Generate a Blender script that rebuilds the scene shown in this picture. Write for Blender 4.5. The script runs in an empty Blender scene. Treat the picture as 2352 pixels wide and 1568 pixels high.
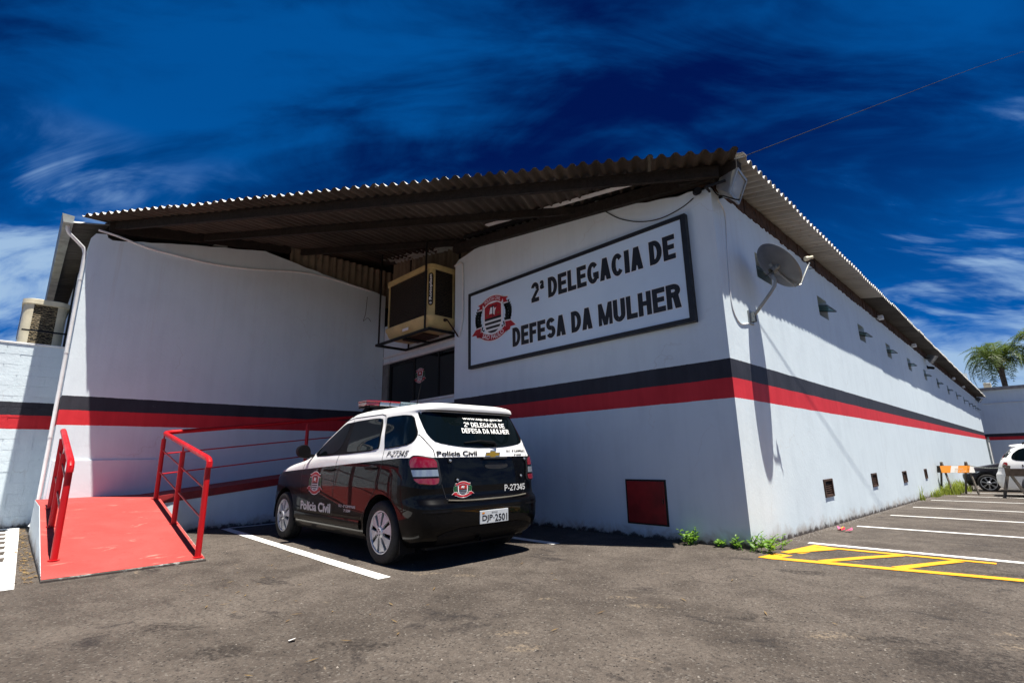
import bpy, bmesh, math, random
from mathutils import Vector, Matrix
random.seed(7)
SC = bpy.context.scene
COL = SC.collection
R = math.radians

# ------------------------------------------------------------------ camera
cam_d = bpy.data.cameras.new('camera')
cam_o = bpy.data.objects.new('camera', cam_d)
COL.objects.link(cam_o)
CAM = Vector((2.409, -6.067, 1.05))
_p, _r, _y = 0.227522508, -0.0178446775, 0.79493692
_fw = Vector((-math.sin(_y)*math.cos(_p), math.cos(_y)*math.cos(_p), math.sin(_p)))
_rt = Vector((math.cos(_y), math.sin(_y), 0))
_up = _rt.cross(_fw)
_rt2 = _rt*math.cos(_r) + _up*math.sin(_r)
_up2 = -_rt*math.sin(_r) + _up*math.cos(_r)
cam_o.matrix_world = Matrix(((_rt2.x, _up2.x, -_fw.x, CAM.x), (_rt2.y, _up2.y, -_fw.y, CAM.y),
                             (_rt2.z, _up2.z, -_fw.z, CAM.z), (0, 0, 0, 1)))
cam_d.sensor_width = 36
cam_d.lens = 1148.38/2352*36
cam_d.clip_start = 0.05
cam_d.clip_end = 3000
SC.camera = cam_o

# ------------------------------------------------------------------ sky, sun, exposure
SUN_DIR = Vector((-1, -0.03, -3.7)).normalized()          # the way the light travels
W = bpy.data.worlds.new('World')
SC.world = W
W.use_nodes = True
nt = W.node_tree
nt.nodes.clear()
N = lambda t: nt.nodes.new(t)
LK = lambda a, b: nt.links.new(a, b)
def wmath(op, a, b=None, clamp=False):
    n = N('ShaderNodeMath'); n.operation = op; n.use_clamp = clamp
    for i, v in enumerate((a, b)):
        if v is None: continue
        if isinstance(v, (int, float)): n.inputs[i].default_value = v
        else: LK(v, n.inputs[i])
    return n.outputs[0]
sky = N('ShaderNodeTexSky'); sky.sky_type = 'NISHITA'; sky.sun_disc = False
sky.sun_elevation = math.atan(3.7); sky.sun_rotation = R(90)
sky.altitude = 1800; sky.air_density = 1.0; sky.dust_density = 0.2; sky.ozone_density = 3.0
tint = N('ShaderNodeMix'); tint.data_type = 'RGBA'; tint.blend_type = 'MULTIPLY'
tint.inputs[0].default_value = 1.0
LK(sky.outputs[0], tint.inputs[6])
tint.inputs[7].default_value = (0.002, 0.050, 0.26, 1)      # polarised, saturated blue of the photograph
tc = N('ShaderNodeTexCoord')
sep = N('ShaderNodeSeparateXYZ'); LK(tc.outputs['Generated'], sep.inputs[0])
zc = wmath('MAXIMUM', sep.outputs[2], 0.02)
den = wmath('ADD', zc, 0.38)
rx_ = wmath('MULTIPLY', wmath('ADD', sep.outputs[0], sep.outputs[1]), 0.7071)
ry_ = wmath('MULTIPLY', wmath('SUBTRACT', sep.outputs[1], sep.outputs[0]), 0.7071)
px_ = wmath('DIVIDE', rx_, den); py_ = wmath('DIVIDE', ry_, den)
cmb = N('ShaderNodeCombineXYZ'); LK(px_, cmb.inputs[0]); LK(py_, cmb.inputs[1])
CX, CY = 8.3, 4.1
def cloud(scale, rot, stretch, detail, rough, dist, off):
    mp = N('ShaderNodeMapping'); mp.inputs['Rotation'].default_value = (0, 0, R(rot))
    mp.inputs['Scale'].default_value = (scale*stretch, scale, 1); mp.inputs['Location'].default_value = off
    LK(cmb.outputs[0], mp.inputs[0])
    n = N('ShaderNodeTexNoise'); n.inputs['Scale'].default_value = 1; n.inputs['Detail'].default_value = detail
    n.inputs['Roughness'].default_value = rough; n.inputs['Distortion'].default_value = dist
    LK(mp.outputs[0], n.inputs[0])
    return n.outputs[0]
def ramp(v, a, b):
    n = N('ShaderNodeMapRange'); n.interpolation_type = 'SMOOTHSTEP'
    n.inputs[1].default_value = a; n.inputs[2].default_value = b
    LK(v, n.inputs[0]); return n.outputs[0]
c_big = cloud(2.3, 0, 0.42, 5, 0.55, 0.6, (CX, CY, 0))
c_fib = cloud(6.5, 0, 0.40, 9, 0.6, 0.7, (0.3, 5.2, 0))
mix1 = wmath('ADD', wmath('MULTIPLY', c_big, 0.6), wmath('MULTIPLY', c_fib, 0.4))
low = wmath('POWER', wmath('SUBTRACT', 1.0, zc, True), 3.0)
veil = ramp(mix1, 0.40, 0.62)
mix2 = wmath('ADD', wmath('MULTIPLY', c_big, 0.48), wmath('MULTIPLY', c_fib, 0.52))
thick = ramp(wmath('ADD', mix2, wmath('MULTIPLY', low, 0.16)), 0.525, 0.675)
b1 = N('ShaderNodeMix'); b1.data_type = 'RGBA'
hz = ramp(zc, 0.58, 0.05)
LK(wmath('ADD', wmath('MULTIPLY', veil, 0.40), wmath('MULTIPLY', hz, 0.55), True), b1.inputs[0]); LK(tint.outputs[2], b1.inputs[6]); b1.inputs[7].default_value = (0.01, 1.8, 6.4, 1)
b2 = N('ShaderNodeMix'); b2.data_type = 'RGBA'
LK(wmath('MULTIPLY', wmath('MULTIPLY', thick, 0.9), ramp(zc, 0.50, 0.36)), b2.inputs[0]); LK(b1.outputs[2], b2.inputs[6]); b2.inputs[7].default_value = (3.6, 5.2, 7.2, 1)
bg = N('ShaderNodeBackground'); bg.inputs[1].default_value = 0.05
LK(b2.outputs[2], bg.inputs[0])
wo = N('ShaderNodeOutputWorld'); LK(bg.outputs[0], wo.inputs[0])

sun_d = bpy.data.lights.new('sun', 'SUN'); sun_d.energy = 5.0; sun_d.angle = R(0.5); sun_d.color = (1.0, 0.945, 0.85)
sun_o = bpy.data.objects.new('sun', sun_d); COL.objects.link(sun_o)
sun_o.rotation_euler = SUN_DIR.to_track_quat('-Z', 'Y').to_euler(); sun_o.location = (8, 2, 20)

vs = SC.view_settings
vs.view_transform = 'Standard'; vs.look = 'None'; vs.gamma = 1; vs.exposure = 1.08
SC.render.engine = 'CYCLES'

# ------------------------------------------------------------------ materials
MATS = {}
class MT:
    """small node helper"""
    def __init__(s, name):
        s.m = bpy.data.materials.new(name); s.m.use_nodes = True; s.t = s.m.node_tree
        s.b = s.t.nodes['Principled BSDF']; MATS[name] = s.m
    def n(s, t, **k):
        x = s.t.nodes.new(t)
        for a, v in k.items(): setattr(x, a, v)
        return x
    def l(s, a, b): s.t.links.new(a, b)
    def math(s, op, a, b=None, clamp=False):
        n = s.n('ShaderNodeMath', operation=op, use_clamp=clamp)
        for i, v in enumerate((a, b)):
            if v is None: continue
            if isinstance(v, (int, float)): n.inputs[i].default_value = v
            else: s.l(v, n.inputs[i])
        return n.outputs[0]
    def coord(s, kind='Object'): return s.n('ShaderNodeTexCoord').outputs[kind]
    def pos(s): return s.n('ShaderNodeNewGeometry').outputs['Position']
    def sep(s, v):
        n = s.n('ShaderNodeSeparateXYZ'); s.l(v, n.inputs[0]); return n.outputs
    def noise(s, co, scale, detail=4, rough=.55, dist=0, sc=None):
        if sc:
            mp = s.n('ShaderNodeMapping'); mp.inputs['Scale'].default_value = sc; s.l(co, mp.inputs[0]); co = mp.outputs[0]
        n = s.n('ShaderNodeTexNoise'); s.l(co, n.inputs[0])
        n.inputs['Scale'].default_value = scale; n.inputs['Detail'].default_value = detail
        n.inputs['Roughness'].default_value = rough; n.inputs['Distortion'].default_value = dist
        return n.outputs[0]
    def ramp(s, v, a, b, c=0, d=1, smooth=True):
        n = s.n('ShaderNodeMapRange')
        if smooth: n.interpolation_type = 'SMOOTHSTEP'
        for i, x in enumerate((a, b, c, d)): n.inputs[i+1].default_value = x
        s.l(v, n.inputs[0]); return n.outputs[0]
    def mix(s, f, a, b, blend='MIX'):
        n = s.n('ShaderNodeMix', data_type='RGBA', blend_type=blend)
        for i, v in ((0, f), (6, a), (7, b)):
            if isinstance(v, (int, float)): n.inputs[i].default_value = v
            elif isinstance(v, tuple): n.inputs[i].default_value = (*v, 1)
            else: s.l(v, n.inputs[i])
        return n.outputs[2]
    def col(s, c):
        if isinstance(c, tuple): s.b.inputs['Base Color'].default_value = (*c, 1)
        else: s.l(c, s.b.inputs['Base Color'])
        return s
    def set(s, **k):
        for a, v in k.items():
            i = s.b.inputs[{'rough': 'Roughness', 'metal': 'Metallic', 'spec': 'Specular IOR Level', 'coat': 'Coat Weight', 'coatr': 'Coat Roughness', 'trans': 'Transmission Weight', 'ior': 'IOR', 'alpha': 'Alpha'}[a]]
            if isinstance(v, (int, float)): i.default_value = v
            else: s.l(v, i)
        return s
    def bump(s, h, strength=.3, dist=.01):
        n = s.n('ShaderNodeBump'); n.inputs['Strength'].default_value = strength; n.inputs['Distance'].default_value = dist
        s.l(h, n.inputs['Height']); s.l(n.outputs[0], s.b.inputs['Normal']); return s

def simple(name, c, rough=.5, metal=0, var=.12, scale=6, bump=.0, bscale=60, spec=.5, coat=0):
    m = MT(name); co = m.coord()
    f = m.noise(co, scale, 5, .6)
    dark = tuple(x*(1-var*2) for x in c); lite = tuple(min(1, x*(1+var)) for x in c)
    m.col(m.mix(m.ramp(f, .25, .75), dark, lite)).set(metal=metal, spec=spec, coat=coat)
    m.set(rough=m.ramp(m.noise(co, scale*3, 3), .3, .7, max(.02, rough-.08), min(1, rough+.08)))
    if bump: m.bump(m.noise(co, bscale, 4, .6), bump, .004)
    return m.m

def banded_wall(name, rough_amt=.25, dirty=True):
    m = MT(name); p = m.pos(); x, y, z = m.sep(p)
    wob = m.math('ADD', m.math('MULTIPLY', m.math('SUBTRACT', m.noise(p, 14, 5, .7), .5), .014), m.math('MULTIPLY', m.math('SUBTRACT', m.noise(p, 1.1, 3), .5), .022))
    zz = m.math('ADD', z, wob)
    streak = m.noise(p, 1.0, 6, .65, .3, (5, 5, .5))
    blot = m.noise(p, 1.3, 7, .62, .4)
    fine = m.noise(p, 22, 4, .6)
    tone = m.math('ADD', m.math('MULTIPLY', streak, .5), m.math('MULTIPLY', blot, .5))
    white = m.mix(m.ramp(tone, .33, .58), (.590, .675, .725), (.645, .735, .785))
    white = m.mix(m.math('MULTIPLY', m.ramp(fine, .62, .76), .12), white, (.62, .60, .56))
    red = m.mix(m.ramp(tone, .35, .62), (.50, .014, .022), (.60, .024, .034))
    blk = m.mix(m.ramp(tone, .35, .62), (.014, .015, .022), (.028, .029, .040))
    dn_ = m.n('ShaderNodeTexNoise'); m.l(p, dn_.inputs[0]); dn_.inputs['Scale'].default_value = 1.7; dn_.inputs['Detail'].default_value = 5
    wp_ = m.n('ShaderNodeVectorMath', operation='MULTIPLY_ADD'); m.l(dn_.outputs['Color'], wp_.inputs[0]); wp_.inputs[1].default_value = (.9, .9, .9); m.l(p, wp_.inputs[2])
    cr = m.n('ShaderNodeTexVoronoi', feature='DISTANCE_TO_EDGE'); m.l(wp_.outputs[0], cr.inputs[0]); cr.inputs['Scale'].default_value = .55
    crack = m.math('MULTIPLY', m.ramp(cr.outputs['Distance'], .006, .002), m.ramp(m.noise(p, .8, 4), .50, .60))
    white = m.mix(m.math('MULTIPLY', crack, .22), white, (.40, .38, .36))
    rain = m.math('MULTIPLY', m.ramp(m.noise(p, 1.0, 6, .7, .2, (7, 7, .22)), .56, .72), m.ramp(z, 2.2, 4.6))
    white = m.mix(m.math('MULTIPLY', rain, .30), white, (.50, .46, .41))
    c = m.mix(m.math('GREATER_THAN', zz, 1.70), white, red)
    c = m.mix(m.math('GREATER_THAN', zz, 1.945), c, blk)
    c = m.mix(m.math('GREATER_THAN', zz, 2.18), c, white)
    chip = m.math('MULTIPLY', m.ramp(m.noise(p, 11, 8, .75, .4), .66, .70), m.ramp(m.noise(p, 1.3, 3), .52, .62))
    c = m.mix(m.math('MULTIPLY', chip, .35), c, (.45, .44, .43))
    if dirty:   # splashed dirt and mould above the asphalt, ragged outline
        base = m.math('MULTIPLY', m.math('MAXIMUM', y, 0.0), .0215)
        h = m.math('ADD', z, base)
        rag = m.math('ADD', h, m.math('MULTIPLY', m.math('SUBTRACT', m.noise(p, 3.2, 7, .7, .6), .5), .55))
        c = m.mix(m.ramp(rag, .20, -.04), c, (.38, .36, .33))
        rag2 = m.math('ADD', h, m.math('MULTIPLY', m.math('SUBTRACT', m.noise(p, 7, 6, .7), .5), .28))
        c = m.mix(m.ramp(rag2, .07, .01), c, (.06, .05, .045))
        chips = m.math('MULTIPLY', m.ramp(m.noise(p, 4.0, 8, .72, .5), .66, .70), m.ramp(h, .55, .1))
        c = m.mix(m.math('MULTIPLY', chips, .7), c, (.82, .82, .82))
    m.col(c).set(rough=.62, spec=.35)
    hh = m.math('ADD', m.math('MULTIPLY', fine, .35), m.math('ADD', m.math('MULTIPLY', m.noise(p, 2.2, 5, .6), 1.2), m.math('MULTIPLY', m.noise(p, 90, 3), .12)))
    m.bump(hh, rough_amt, .02)
    return m.m

wall_m = banded_wall('painted_wall')
block_m = banded_wall('painted_block', .5)
far_m = banded_wall('far_wall', .1, False)

# asphalt
BLOT_DARK = [(2.0, -2.5, .30, .42, 20), (.90, -2.48, .16, .09, 45), (-.56, -4.48, .28, .10, 50), (-1.07, -5.06, .22, .10, 40), (-1.0, -3.48, .12, .07, 40), (.77, -.82, .22, .10, 20), (1.62, -2.35, .16, .10, 35), (2.15, .20, .30, .16, 10), (-1.8, -5.2, .25, .10, 40), (2.5, -1.2, .3, .2, 30)]
BLOT_TAN = [(.03, -2.56, .10, .05, 45), (.26, -2.67, .13, .05, 40), (1.38, -2.47, .16, .06, 40), (-.05, -3.72, .11, .05, 45), (.18, -3.84, .10, .07, 45), (-1.80, -3.10, .16, .06, 40), (-1.45, -2.9, .12, .05, 40), (2.2, -2.0, .16, .06, 30), (-.4, -3.0, .09, .04, 45)]
m = MT('asphalt'); p = m.pos(); x, y, z = m.sep(p)
n1 = m.noise(p, .55, 6, .62, .5); n2 = m.noise(p, 2.6, 7, .65, .4); n3 = m.noise(p, 30, 5, .75)
v = m.n('ShaderNodeTexVoronoi'); v.inputs['Scale'].default_value = 85; m.l(p, v.inputs[0])
v2 = m.n('ShaderNodeTexVoronoi'); v2.inputs['Scale'].default_value = 26; m.l(p, v2.inputs[0])
c = m.mix(m.ramp(m.math('ADD', m.math('MULTIPLY', n1, .5), m.math('MULTIPLY', n2, .5)), .36, .64), (.050, .040, .033), (.108, .090, .076))
c = m.mix(m.math('MULTIPLY', m.ramp(n3, .47, .66), .72), c, (.026, .022, .020))
c = m.mix(m.math('MULTIPLY', m.ramp(v.outputs['Color'], .72, .95), .5), c, (.19, .175, .155))
c = m.mix(m.ramp(v2.outputs['Distance'], .20, .11), c, (.012, .010, .010))
# worn open-grained spots, stretched along the driving direction
w = m.noise(p, 1.0, 8, .72, .5, (.75, 1.5, 1))
worn = m.ramp(w, .57, .66)
c = m.mix(m.math('MULTIPLY', worn, m.ramp(n3, .38, .52, .35, 1)), c, (.022, .018, .017))
tan = m.ramp(m.noise(p, 2.3, 6, .7, .8, (.7, 1.5, 1)), .655, .70)
c = m.mix(m.math('MULTIPLY', tan, m.ramp(n3, .40, .6, .75, .1)), c, (.26, .20, .14))
pale = m.ramp(m.noise(p, .9, 8, .75, 1.2, (1.2, .5, 1)), .66, .74)
c = m.mix(m.math('MULTIPLY', pale, .4), c, (.17, .155, .14))
dn_ = m.n('ShaderNodeTexNoise'); m.l(p, dn_.inputs[0]); dn_.inputs['Scale'].default_value = 1.3; dn_.inputs['Detail'].default_value = 7
wp_ = m.n('ShaderNodeVectorMath', operation='MULTIPLY_ADD'); m.l(dn_.outputs['Color'], wp_.inputs[0]); wp_.inputs[1].default_value = (1.1, 1.1, 0); m.l(p, wp_.inputs[2])
cr = m.n('ShaderNodeTexVoronoi', feature='DISTANCE_TO_EDGE'); m.l(wp_.outputs[0], cr.inputs[0]); cr.inputs['Scale'].default_value = .33
crack = m.math('MULTIPLY', m.ramp(cr.outputs['Distance'], .007, .002), m.ramp(m.noise(p, .5, 4), .48, .58))
c = m.mix(m.math('MULTIPLY', crack, .4), c, (.02, .016, .014))
v3 = m.n('ShaderNodeTexVoronoi'); v3.inputs['Scale'].default_value = 5.5; v3.inputs['Randomness'].default_value = 1; m.l(p, v3.inputs[0])
oil = m.math('MULTIPLY', m.ramp(v3.outputs['Distance'], .16, .10), m.ramp(m.noise(p, .7, 3), .55, .62))
c = m.mix(m.math('MULTIPLY', oil, .6), c, (.02, .018, .018))
ragn = m.math('SUBTRACT', m.noise(p, 5.5, 7, .72, .6), .5)
def blotch(cx, cy, rx, ry, rot):
    ca, sa = math.cos(R(rot)), math.sin(R(rot))
    dx = m.math('SUBTRACT', x, cx); dy = m.math('SUBTRACT', y, cy)
    a = m.math('MULTIPLY', m.math('ADD', m.math('MULTIPLY', dx, ca), m.math('MULTIPLY', dy, sa)), 1/rx)
    b = m.math('MULTIPLY', m.math('SUBTRACT', m.math('MULTIPLY', dy, ca), m.math('MULTIPLY', dx, sa)), 1/ry)
    d = m.math('SQRT', m.math('ADD', m.math('MULTIPLY', a, a), m.math('MULTIPLY', b, b)))
    return m.ramp(m.math('ADD', d, m.math('MULTIPLY', ragn, 4.6)), 1.25, .35)
for q in BLOT_DARK:   # open-grained repairs and ravelled spots
    c = m.mix(m.math('MULTIPLY', blotch(*q), m.ramp(n3, .40, .58, .18, .85)), c, (.018, .014, .012))
for q in BLOT_TAN:    # dried mud scuffs
    c = m.mix(m.math('MULTIPLY', blotch(*q), m.ramp(n3, .36, .56, .62, .0)), c, (.25, .195, .135))
m.col(c).set(rough=.85, spec=.3)
m.bump(m.math('ADD', m.math('MULTIPLY', v.outputs['Distance'], .7), m.math('ADD', n3, m.math('MULTIPLY', worn, -.6))), .75, .012)
asphalt = m.m
def road_paint(name, c, wear=.5):
    m = MT(name); p = m.pos()
    f = m.noise(p, 30, 6, .7); g = m.noise(p, 2.5, 5, .6, .5)
    k = m.math('ADD', m.math('MULTIPLY', f, .6), m.math('MULTIPLY', g, .4))
    m.col(m.mix(m.ramp(k, .62+.1*(1-wear), .70+.1*(1-wear)), m.mix(m.ramp(g, .3, .7), tuple(q*.86 for q in c), c), (.07, .06, .055)))
    m.set(rough=.7, spec=.3); m.bump(m.noise(p, 60, 4, .7), .5, .006); return m.m
line_white = road_paint('road_paint_white', (.74, .74, .72), .8)
line_yellow = road_paint('road_paint_yellow', (.74, .335, .012), .65)

m = MT('ramp_paint'); p = m.pos()
a = m.noise(p, 1.6, 6, .62, .4); b = m.noise(p, 14, 5, .65)
c = m.mix(m.ramp(a, .3, .7), (.36, .046, .040), (.43, .062, .055))
c = m.mix(m.math('MULTIPLY', m.ramp(m.noise(p, 2.3, 7, .7, 1.0, (2.2, .7, 1)), .58, .68), .75), c, (.54, .20, .165))
c = m.mix(m.math('MULTIPLY', m.ramp(b, .58, .72), .55), c, (.22, .03, .028))
dirt = m.ramp(m.noise(p, 3.0, 7, .72, .6), .56, .70)
c = m.mix(m.math('MULTIPLY', dirt, .35), c, (.17, .06, .05))
m.col(c).set(rough=.72, spec=.3); m.bump(m.math('ADD', b, m.noise(p, 70, 3)), .35, .006)
ramp_m = m.m
red_paint = simple('red_rail_paint', (.48, .006, .010), .38, 0, .03, 2, 0, 30, .35, 0)
dark_red = simple('hatch_paint', (.24, .008, .010), .45, 0, .18, 4, .15, 14)
curb_red = simple('curb_paint', (.26, .012, .014), .6, 0, .15, 5, .2, 30)

def sheet_mat(name, c, var, rust):
    m = MT(name); co = m.coord(); p = m.pos()
    inf = m.n('ShaderNodeObjectInfo').outputs['Random']
    a = m.noise(p, 1.4, 7, .68, .4); s = m.noise(co, 1.0, 6, .65, .2, (3, 3, .6))
    k = m.math('ADD', m.math('MULTIPLY', a, .5), m.math('MULTIPLY', s, .5))
    k = m.math('ADD', k, m.math('MULTIPLY', m.math('SUBTRACT', inf, .5), .22))
    q = m.mix(m.ramp(k, .3, .7), tuple(x*(1-var) for x in c), tuple(x*(1+var*.6) for x in c))
    q = m.mix(m.math('MULTIPLY', m.ramp(m.noise(p, 5, 7, .72, .5), .56, .68), .55), q, rust)
    m.col(q).set(rough=.85, spec=.25); m.bump(m.noise(p, 45, 5, .7), .3, .004); return m.m
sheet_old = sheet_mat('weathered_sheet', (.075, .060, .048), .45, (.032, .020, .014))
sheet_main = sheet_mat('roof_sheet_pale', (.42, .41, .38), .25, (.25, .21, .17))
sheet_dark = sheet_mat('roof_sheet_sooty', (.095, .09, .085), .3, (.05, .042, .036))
sheet_top = sheet_mat('pale_sheet_top', (.62, .61, .58), .12, (.45, .43, .40))  # for the top faces, paler than the undersides
sheet_clad = sheet_mat('cladding_sheet', (.22, .175, .125), .4, (.09, .06, .04))
wood_dark = simple('old_timber', (.014, .009, .006), .85, 0, .3, 9, .5, 40)
rust_m = simple('rusty_steel', (.065, .030, .017), .8, .2, .35, 12, .5, 50)
black_iron = simple('black_iron', (.012, .012, .012), .55, .3, .2, 10, .1, 40)
galv = simple('galvanised_gutter', (.30, .32, .30), .5, .35, .2, 4, .1, 20)
pvc = simple('white_pvc', (.74, .76, .77), .35, 0, .06, 5, .03)
white_trim = simple('white_trim', (.72, .72, .71), .55, 0, .08, 5, .15, 30)
beige_pl = simple('beige_plastic', (.58, .45, .20), .45, 0, .10, 4, .06, 30)
cream_pl = simple('cream_plastic', (.66, .60, .44), .45, 0, .08, 4, .06, 30)
m = MT('cooling_pad'); co = m.pos()
wv = m.n('ShaderNodeTexWave'); wv.bands_direction = 'Z'; wv.inputs['Scale'].default_value = 9; wv.inputs['Distortion'].default_value = 6; wv.inputs['Detail'].default_value = 3; wv.inputs['Detail Scale'].default_value = 3
m.l(co, wv.inputs[0])
m.col(m.mix(wv.outputs[1], (.004, .003, .002), (.05, .035, .02))).set(rough=.9); m.bump(wv.outputs[1], 1.0, .02)
pad_m = m.m
m = MT('cooling_pad_pale'); co = m.pos()
wv = m.n('ShaderNodeTexWave'); wv.bands_direction = 'Z'; wv.inputs['Scale'].default_value = 8; wv.inputs['Distortion'].default_value = 5; wv.inputs['Detail'].default_value = 3; wv.inputs['Detail Scale'].default_value = 3
m.l(co, wv.inputs[0])
m.col(m.mix(m.ramp(wv.outputs[1], .55, .9), (.01, .008, .006), (.34, .27, .16))).set(rough=.9); m.bump(wv.outputs[1], 1.0, .02)
pad2_m = m.m
def glassy(name, c, rough=.03, spec=.6):
    m = MT(name); m.col(c).set(rough=rough, spec=spec)
    m.bump(m.noise(m.coord(), 3, 2), .02, .02); return m.m
door_glass = glassy('black_door_glass', (.004, .004, .005), .06, .4)
car_glass = glassy('tinted_glass', (.002, .004, .005), .02, .22)
m = MT('clear_glass'); m.col((.05, .26, .24)).set(rough=.05, trans=.92, ior=1.2, spec=.4); pane_glass = m.m
lens_red = MT('red_lens').col((.19, .0015, .004)).set(rough=.08, spec=.7, coat=1.0, coatr=.03).m
lens_clear = MT('clear_lens').col((.30, .33, .37)).set(rough=.12, metal=.5, spec=.7, coat=1.0, coatr=.03).m
lens_grey = MT('smoked_lens').col((.16, .22, .25)).set(rough=.12, spec=.7, coat=1.0, coatr=.03).m
amber = MT('amber_lens').col((.55, .20, .02)).set(rough=.15, spec=.6).m
chrome = MT('chrome').col((.75, .75, .76)).set(rough=.12, metal=1).m
gold = MT('gold_badge').col((.62, .38, .05)).set(rough=.3, metal=.7).m
m = MT('wheel_silver'); m.col(m.mix(m.ramp(m.noise(m.coord(), 9, 5), .3, .7), (.46, .47, .49), (.60, .61, .63))).set(rough=.38, metal=.35); rim_m = m.m
rubber = simple('tyre_rubber', (.014, .013, .013), .8, 0, .25, 14, .25, 70)
black_pl = simple('black_plastic', (.006, .006, .007), .5, 0, .15, 12, .1, 80, .12)
plate_m = simple('licence_plate_paint', (.50, .53, .56), .35, .1, .05, 6)
ink = simple('black_lettering', (.008, .008, .009), .5, 0, .05, 4)
ink_white = simple('white_lettering', (.80, .80, .79), .5, 0, .03, 4)
ink_grey = simple('reflective_lettering', (.60, .60, .60), .4, 0, .05, 6)
e_red = simple('emblem_red', (.42, .008, .016), .45, 0, .08, 4)
e_green = simple('emblem_green', (.010, .085, .028), .5, 0, .1, 8)
e_dark = simple('emblem_dark_green', (.006, .012, .008), .5, 0, .1, 8)
e_gold = simple('emblem_gold', (.20, .12, .02), .5, 0, .1, 8)
m = MT('vinyl_sign'); p = m.pos()
m.col(m.mix(m.ramp(m.noise(p, .8, 5, .6), .3, .7), (.58, .71, .82), (.64, .77, .88))).set(rough=.38, spec=.5)
m.bump(m.noise(p, 1.6, 3, .5), .12, .03); vinyl = m.m
concrete = simple('concrete', (.30, .28, .26), .85, 0, .15, 5, .4, 30)
dish_m = simple('dish_grey', (.14, .145, .15), .45, .2, .1, 5, .05)
lamp_housing = simple('lamp_housing', (.30, .31, .30), .4, .4, .1, 6, .05)
lamp_glass = MT('lamp_glass').col((.82, .85, .82)).set(rough=.18, trans=.7, ior=1.25, spec=.5).m
bulb_m = simple('white_bulb', (.82, .82, .78), .35, 0, .02)
leaf_m = None
def leafy(name, a, b):
    m = MT(name); f = m.noise(m.coord(), 7, 4)
    inf = m.n('ShaderNodeNewGeometry').outputs['Random Per Island']
    m.col(m.mix(m.math('ADD', m.math('MULTIPLY', f, .4), m.math('MULTIPLY', inf, .6)), a, b)).set(rough=.45, spec=.4)
    tr = m.n('ShaderNodeBsdfTranslucent'); tr.inputs[0].default_value = (*[min(1, q*1.6) for q in b], 1)
    ms = m.n('ShaderNodeMixShader'); ms.inputs[0].default_value = .3
    m.l(m.b.outputs[0], ms.inputs[1]); m.l(tr.outputs[0], ms.inputs[2])
    m.l(ms.outputs[0], m.t.nodes['Material Output'].inputs[0]); return m.m
leaf_weed = leafy('weed_leaf', (.05, .13, .015), (.16, .30, .03))
leaf_grass = leafy('grass_blade', (.10, .15, .015), (.26, .30, .04))
leaf_palm = leafy('palm_leaf', (.035, .075, .015), (.12, .17, .03))
leaf_dry = leafy('dry_leaf', (.16, .09, .035), (.34, .24, .10))
bark = simple('palm_bark', (.15, .11, .08), .9, 0, .35, 9, .8, 18)
wood_grey = simple('grey_wood', (.10, .085, .07), .8, 0, .3, 10, .4, 50)
m = MT('barricade_board'); co = m.coord(); x, y, z = m.sep(co)
d = m.math('ADD', x, m.math('MULTIPLY', z, -.35))
st = m.math('GREATER_THAN', m.math('FRACT', m.math('MULTIPLY', m.math('ADD', d, .95), 2.05)), .62)
m.col(m.mix(st, (.80, .27, .02), (.72, .70, .66))).set(rough=.6); board_m = m.m

def car_paint(name, upper, lower, split):
    m = MT(name); co = m.coord(); x, y, z = m.sep(co)
    f = m.math('MINIMUM', m.math('ADD', m.math('MULTIPLY', x, split[1]), split[0]), split[2])
    g = m.math('GREATER_THAN', z, f)
    dust = m.ramp(m.noise(co, 4, 6, .6), .3, .7)
    up = m.mix(dust, tuple(q*.95 for q in upper), upper); lo = m.mix(dust, lower, tuple(q*1.25+.0003 for q in lower))
    m.col(m.mix(g, lo, up)).set(rough=.4, spec=.05, coat=.55, coatr=.02)
    m.b.inputs['Coat IOR'].default_value = 1.38
    m.bump(m.noise(co, 1.7, 2), .02, .02); return m.m

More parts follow.
